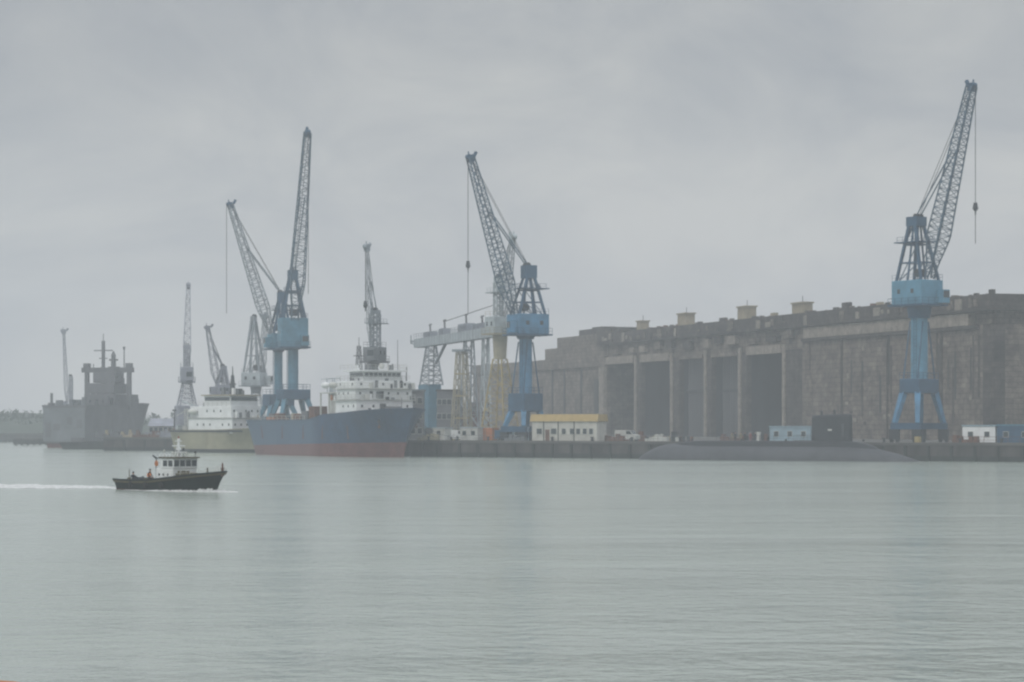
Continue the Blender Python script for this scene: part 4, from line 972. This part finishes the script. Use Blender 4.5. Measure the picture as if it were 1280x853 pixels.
# ------------------------------------------------------------------ people
def skin_body(name, joints, edges_, m, root=0):
    me = bpy.data.meshes.new(name); me.from_pydata([j[0] for j in joints], edges_, [])
    o = bpy.data.objects.new(name, me); COL.objects.link(o)
    md = o.modifiers.new('s','SKIN'); 
    for i, j in enumerate(joints):
        sv = me.skin_vertices[0].data[i]; rr = j[1]; sv.radius = (rr, rr) if isinstance(rr, float) else rr; sv.use_root = (i == root)
    sb = o.modifiers.new('u','SUBSURF'); sb.levels = 2; sb.render_levels = 2
    bpy.context.view_layer.update()
    dg = bpy.context.evaluated_depsgraph_get(); m2 = bpy.data.meshes.new_from_object(o.evaluated_get(dg)); bpy.data.objects.remove(o)
    m2.materials.clear(); m2.materials.append(M[m]); m2.name = name
    for p in m2.polygons: p.use_smooth = True; p.material_index = 0
    return m2
def figure(pose):
    """returns dict of meshes; faces +x. pose 'stand' or 'sit'"""
    if pose == 'stand':
        hip, kn, an = [(0,.11*s,.93) for s in (-1,1)], [(.03,.12*s,.5) for s in (-1,1)], [(-.02,.12*s,.09) for s in (-1,1)]
        pel = (0,0,.98); ch = (.0,0,1.3); nk = (.0,0,1.5); hd_ = (.02,0,1.66); toe = [(.15,.13*s,.05) for s in (-1,1)]
        sh = [(0,.20*s,1.43) for s in (-1,1)]; el_ = [(.0,.27*s,1.14) for s in (-1,1)]; wr = [(.10,.26*s,.90) for s in (-1,1)]
    else:
        hip, kn, an = [(0,.12*s,.50) for s in (-1,1)], [(.42,.15*s,.52) for s in (-1,1)], [(.40,.15*s,.09) for s in (-1,1)]
        pel = (0,0,.53); ch = (.06,0,.86); nk = (.12,0,1.05); hd_ = (.17,0,1.20); toe = [(.58,.16*s,.05) for s in (-1,1)]
        sh = [(.08,.20*s,.98) for s in (-1,1)]; el_ = [(.16,.26*s,.72) for s in (-1,1)]; wr = [(.38,.18*s,.62) for s in (-1,1)]
    J = [(pel,(.15,.12)),(ch,(.17,.13)),(nk,.065)]
    E = [(0,1),(1,2)]
    J.append((hd_,.10)); E.append((2,3))
    J.append(((hd_[0]+.01,0,hd_[2]+.10),.085)); E.append((3,4))
    for i in (0,1):
        b = len(J); J += [(hip[i],.10),(kn[i],.07),(an[i],.05),(toe[i],.045)]; E += [(0,b),(b,b+1),(b+1,b+2),(b+2,b+3)]
        b = len(J); J += [(sh[i],.07),(el_[i],.05),(wr[i],.035)]; E += [(1,b),(b,b+1),(b+1,b+2)]
        hx_ = Vector(wr[i]); b2 = len(J); J.append((tuple(hx_+Vector((.05,0,-.06))),.04)); E.append((b2-1,b2))
    body = skin_body('body', J, E, 'cloth')
    body.materials.append(M['skin'])
    for p in body.polygons:
        c_ = p.center
        if c_.z > nk[2]+.03 or min((c_-(Vector(wr[i])+Vector((.04,0,-.05)))).length for i in (0,1)) < .085: p.material_index = 1
    return body, hd_, ch, pel
def make_person(label, cat, loc, rz, pose, body_m, vest=None, group=None, hair='cloth', cache={}):
    if pose not in cache: cache[pose] = figure(pose)
    body, hd_, ch, pel = cache[pose]
    r = thing('person', label, cat, loc, rz, group)
    me = body.copy(); me.materials[0] = M[body_m]
    o = bpy.data.objects.new('body', me); COL.objects.link(o); o.parent = r
    hr = MB().ball((hd_[0]-.015,0,hd_[2]+.075),.118,(1,.92,.85)); hr.build('hair', hair, r, smooth=True)
    fc = MB().ball((hd_[0]+.10,0,hd_[2]+.02),.022,(1,.8,1.2),6,4)
    for s in (-1,1): fc.ball((hd_[0]+.0,s*.098,hd_[2]+.03),.028,(.7,.4,1.1),6,4)
    fc.build('nose_and_ears','skin',r,smooth=True)
    ey = MB()
    for s in (-1,1): ey.ball((hd_[0]+.088,s*.035,hd_[2]+.05),.013,(1,1,1),6,4)
    ey.build('eyes','dark',r)
    if vest:
        zc = (ch[2]+pel[2])/2+.05; xc = (ch[0]+pel[0])/2+.01
        rows_ = []
        for f, a_, b_ in ((0,.17,.20),(.35,.19,.21),(.7,.19,.23),(1,.12,.17)):
            zz = zc-.14+f*.36; xx = xc-.02+f*(ch[0]-pel[0])*.5
            rows_.append([(xx+a_*math.cos(2*math.pi*k/16), b_*math.sin(2*math.pi*k/16), zz) for k in range(16)])
        MB().grid(rows_,True).build('life_vest', vest, r, smooth=True)
    return r
random.seed(15)
grp = 'people standing on the quay behind the submarine'
for i, (p, bkk, m, rz) in enumerate(((915,2.6,'khaki',-1.8),(919,2.9,'cloth',-1.2),(926,2.5,'khaki',-2.3),(931,3.2,'cloth',-.7),(938,2.6,'redcl',-1.6),(944,2.8,'cloth',-2.0))):
    q = quay_pt(p, bkk); lab = {'khaki':'person in khaki clothes standing in the row behind the submarine','cloth':'person in dark clothes standing in the row behind the submarine','redcl':'person in red top standing in the row behind the submarine'}[m]
    make_person(lab, 'person', (q.x,q.y,GZ), rz, 'stand', m, group=grp)

# ------------------------------------------------------------------ launch (small tug-like boat)
TA = math.atan2(-13.5, 11.8)
tb = thing('harbour_launch', 'dark green harbour launch with white wheelhouse speeding right across the water', 'boat', (-33.5+.85, 232.25-.95, 0), TA)
TL = 15.3
sheerT = lambda t: 1.0 - .12*math.sin(min(1,t/.45)*math.pi)*.5 + .95*max(0,(t-.42)/.58)**1.25
PT = hull(tb, TL, 4.3, sheerT, lambda t: .06, rake=1.5, sover=-.1, m='tug', mb_='boot', full=.55, bul=.42, zlow=-.6, deckm='fender', sternw=.86)
cp = MB()
for s in (-1,1):
    pts = [PT(i/30, sheerT(i/30)-.12, s) for i in range(31)]
    for a_, b_ in zip(pts, pts[1:]): cp.bar(a_, b_, .2, .26)
cp.build('rub_rail','fender',tb)
HX = TL/2-5.3
hs = MB().box(HX-3.1,HX-.1,-1.35,1.35,.62,2.15).build('cabin','white',tb,bevel=.05)
for i in range(3):
    x_ = HX-2.5+i*.75
    for s in (-1,1): MB().tube((x_,s*1.351,1.55),(x_,s*1.38,1.55),.13,n=10).build('porthole','glass',hs)
wh_ = MB().box(HX-2.2,HX,-1.38,1.38,2.152,3.12).build('wheelhouse','white',tb,bevel=.04)
for i in range(4):
    y0 = -1.28+i*.66; MB().box(HX+.003,HX+.035,y0,y0+.54,2.35,2.95).build('window','glass',wh_)
for s in (-1,1):
    for x0, x1 in ((HX-.85,HX-.15),(HX-1.75,HX-1.05)): MB().box(x0,x1,s*1.395-.014,s*1.395+.014,2.35,2.92).build('window','glass',wh_)
MB().box(HX-2.4,HX+.22,-1.5,1.5,3.122,3.24).build('wheelhouse_roof','fender',tb)
MB().box(HX-.1,HX+1.9,-1.1,1.1,1.0,1.72).build('foredeck_locker','fender',tb,bevel=.06)
mb = MB(); 
for i in range(4): mb.tube((HX+.25+i*.45,-.9+(i%2)*.1,1.72),(HX+.25+i*.45,-.9+(i%2)*.1,1.95),.16,.14,8)
mb.build('coiled_gear','fender',tb)
mt = MB().bar((HX-1.2,0,3.24),(HX-1.2,0,5.0),.17).bar((HX-1.2,-.7,4.3),(HX-1.2,.7,4.3),.11).bar((HX-1.2,-.35,4.75),(HX-1.2,.35,4.75),.1).bar((HX-1.2,0,4.9),(HX-1.9,0,3.24),.06).box(HX-1.4,HX-1.0,-.15,.15,3.9,4.15)
mt.build('mast','white',tb)
MB().tube((HX-1.2,0,4.98),(HX-1.2,0,5.2),.09,.06,8).build('mast_light','redcl',tb)
MB().box(HX-1.0,HX-.8,-.6,.6,3.62,3.74).tube((HX-.9,0,3.24),(HX-.9,0,3.62),.08).build('radar','white',tb)
for i, (dx, dy, h) in enumerate(((-2.0,-1.1,.55),(-1.7,.9,.7),(-.4,-1.2,.35),(0.0,1.1,.4),(-.3,.3,.35))):
    MB().tube((HX+dx,dy,3.24),(HX+dx,dy,3.24+h),.035,.03,6).ball((HX+dx,dy,3.28+h),.11).build('roof_fitting','dark' if i%2 else 'offwhite',tb)
af = MB(); 
for s in (-1,1): af.bar((HX-3.4,s*1.1,.6),(HX-3.4,s*1.1,3.1),.08)
af.bar((HX-3.4,-1.25,3.1),(HX-3.4,1.25,3.1),.1); af.bar((HX-3.4,-1.1,3.1),(HX-4.0,-1.1,3.35),.12); af.bar((HX-3.4,-1.1,1.9),(HX-3.1,-1.1,1.9),.07)
af.build('towing_arch','dark',tb)
rl = MB(); railing(rl,[(HX-3.0,-1.3,2.15),(HX-2.3,-1.3,2.15)],.7,.35,.04); railing(rl,[(HX+.1,-1.45,3.24),(HX-2.3,-1.45,3.24)],.25,.6,.03); rl.build('railing','white',tb)
MB().tube((TL/2+.9,0,1.5),(TL/2+.9,0,2.75),.16,.07,8).bar((TL/2+.9,-.2,2.2),(TL/2+.9,.2,2.2),.08).build('bow_post','rusty',tb)
MB().tube((TL/2-1.6,0,1.3),(TL/2-1.6,0,2.25),.09,.08,8).build('bitt','fender',tb)
MB().tube((-TL/2+1.0,-.6,.5),(-TL/2+1.0,-.6,1.95),.05,.04,6).box(-TL/2+.8,-TL/2+1.2,-.7,-.5,.9,1.15).build('stern_post','fender',tb)
mb = MB(); mb.tube((-TL/2+1.9,-.35,.95),(-TL/2+1.9,.35,.95),.25,.25,14); mb.box(-TL/2+1.6,-TL/2+2.2,-.4,.4,.5,.9)
for s in (-.38,.38): mb.tube((-TL/2+1.9,s-.04,.98),(-TL/2+1.9,s+.04,.98),.3,.3,14)
mb.build('towing_winch','dark',tb)
def PU(px):
    k = (px-640)/F; x0, y0 = tb.location.x, tb.location.y; c_, s_ = math.cos(TA), math.sin(TA)
    return TL/2 + (k*y0-x0)/(c_-k*s_)
MB().box(-TL/2+PU(186)-.4,-TL/2+PU(186)+.35,-.35,.35,.5,1.10).build('deck_box','fender',tb)
for s in (-1,1):
    for t_ in (.25,.42,.58): 
        q = PT(t_, .62, s); y = q[1]+s*.1
        MB().tube((q[0],y-.09,.55),(q[0],y+.09,.55),.3,.3,12).build('tyre_fender','rubber',tb)
rl = MB(); railing(rl,[PT(.62,sheerT(.62),-1),PT(.75,sheerT(.75),-1),PT(.87,sheerT(.87),-1),PT(.97,sheerT(.97),-1)],.55,.8,.03); railing(rl,[PT(.62,sheerT(.62),1),PT(.75,sheerT(.75),1),PT(.87,sheerT(.87),1),PT(.97,sheerT(.97),1)],.55,.8,.03); rl.build('bow_rail','offwhite',tb)
MB().tube((HX-2.9,-1.36,2.6),(HX-2.9,-1.44,2.6),.28,n=14).build('ring_float','orange',tb)
# person seated aft of the cabin (world position from the boat's frame)
ca, sa = math.cos(TA), math.sin(TA)
def tw(x,y,z): return (tb.location.x+ca*x-sa*y, tb.location.y+sa*x+ca*y, z)
make_person('person in dark clothes and orange life vest sitting on the launch deck behind the wheelhouse', 'person', tw(-TL/2+PU(186),0,.66), TA+R(20), 'sit', 'cloth', vest='vest')
make_person('person in dark jacket sitting low beside the winch near the stern of the launch', 'person', tw(-TL/2+PU(167),0,.36), TA+R(160), 'sit', 'cloth')

# wake and bow wave: low lumpy foam lying on the water
random.seed(33)
fo = MB()
def foam_strip(pts, wf, hf, n=120):
    rows_ = []
    for i in range(n+1):
        t = i/n; k = t*(len(pts)-1); j = min(int(k), len(pts)-2); p = Vector(pts[j]).lerp(Vector(pts[j+1]), k-j)
        d_ = (Vector(pts[j+1])-Vector(pts[j])).normalized(); nn = Vector((-d_.y,d_.x,0)); w_ = wf(t)*random.uniform(.55,1.2); off = random.uniform(-.25,.25)*wf(t)
        hh = hf(t)*random.uniform(.4,1.2)
        rows_.append([tuple(p+nn*(off+a_*w_)+Vector((0,0,z_*hh+.012))) for a_, z_ in ((-1,-.1),(-.6,.5),(-.1,1),(.4,.6),(1,-.1))])
    fo.grid(rows_)
for s in (-1,1):   # along the hull
    pts = [tw(*PT(t_, .05, s)[:2], 0) for t_ in (.985,.9,.8,.7,.6,.5,.4,.3,.2)]
    pts = [(p[0]+(-sa*s)*.25, p[1]+ca*s*.25, 0) for p in pts]
    foam_strip(pts, lambda t: .26+.1*t, lambda t: .30*(1-t)**1.6+.02, 70)
def clump(p, r_, L_, h_):
    n_ = 7; vs = [(p[0]+L_*math.cos(2*math.pi*k/n_)*random.uniform(.7,1.1), p[1]+r_*math.sin(2*math.pi*k/n_)*random.uniform(.6,1.1), .012) for k in range(n_)]
    vs.append((p[0]+random.uniform(-.1,.1), p[1], h_)); fo.add(vs, [(k,(k+1)%n_,n_) for k in range(n_)])
for i in range(520):   # bow wave: a ragged V of low white lumps
    s_ = random.choice((-1,1)); t = random.random()**1.3
    clump(tw(TL/2+.75-4.6*t+random.gauss(0,.12), s_*(.12+2.6*t+random.gauss(0,.16)), 0), random.uniform(.08,.26), random.uniform(.15,.45), .03+.30*(1-t)**1.5*random.random())
for i in range(160):   # spray pushed ahead of the stem
    clump(tw(TL/2+.6+random.random()*1.3, random.gauss(0,.35), 0), random.uniform(.08,.25), random.uniform(.15,.4), .03+.16*random.random())
foam_strip([tw(-TL/2-.2,0,0), tw(-TL/2-3,.1,0), tw(-TL/2-8,.3,0)], lambda t: 1.0-.5*t, lambda t:.20*(1-t)+.03, 60)
o_ = fo.build('foam','foam'); structure(o_,'stuff'); o_['label'] = 'white foam breaking along the sides of the speeding launch'; o_['category'] = 'foam'
fo = MB()
pw = [(-41.5,241.5),(-46,243),(-52,246.5),(-60,251),(-70,256),(-90,263),(-120,272)]
def wpt(t):
    k = t*(len(pw)-1); j = min(int(k), len(pw)-2); return Vector(pw[j]+(0,)).lerp(Vector(pw[j+1]+(0,)), k-j)
for i in range(7500):
    t = random.random()**1.5; p = wpt(t); spread = .8+3.2*t
    p += Vector((random.uniform(-.6,.6), random.gauss(0,1.3)*spread+(5*t if random.random()<.4 else -3.5*t), 0))
    r_ = random.uniform(.12,.42)*(1-.45*t); L_ = r_*random.uniform(1.5,4)
    if random.random() < t*.75: continue
    n_ = 7; vs = [(p.x+L_*math.cos(2*math.pi*k/n_)*random.uniform(.7,1.1), p.y+r_*math.sin(2*math.pi*k/n_)*random.uniform(.6,1.1), .015) for k in range(n_)]
    vs.append((p.x, p.y, .02+random.uniform(.02,.13)*(1-.6*t))); fo.add(vs, [(k,(k+1)%n_,n_) for k in range(n_)])
o_ = fo.build('wake','foam'); structure(o_,'stuff'); o_['label'] = 'long white wake trailing behind the launch to the left edge'; o_['category'] = 'wake'

# orange lifebuoy edge in the lower left corner, hung on our own boat's rail, close to the camera
lb_ = thing('lifebuoy', 'orange curved edge of a float at the very bottom left corner', 'lifebuoy', (-1.28, 6.0, CH-.974))
rows = []
for i in range(48):
    a_ = 2*math.pi*i/48; rows.append([((.26+.075*math.cos(2*math.pi*k/14))*math.cos(a_), .06*math.sin(2*math.pi*k/14)*1.2, (.26+.075*math.cos(2*math.pi*k/14))*math.sin(a_)) for k in range(14)])
rows.append(rows[0]); MB().grid(rows,True).build('ring','orange',lb_,smooth=True)
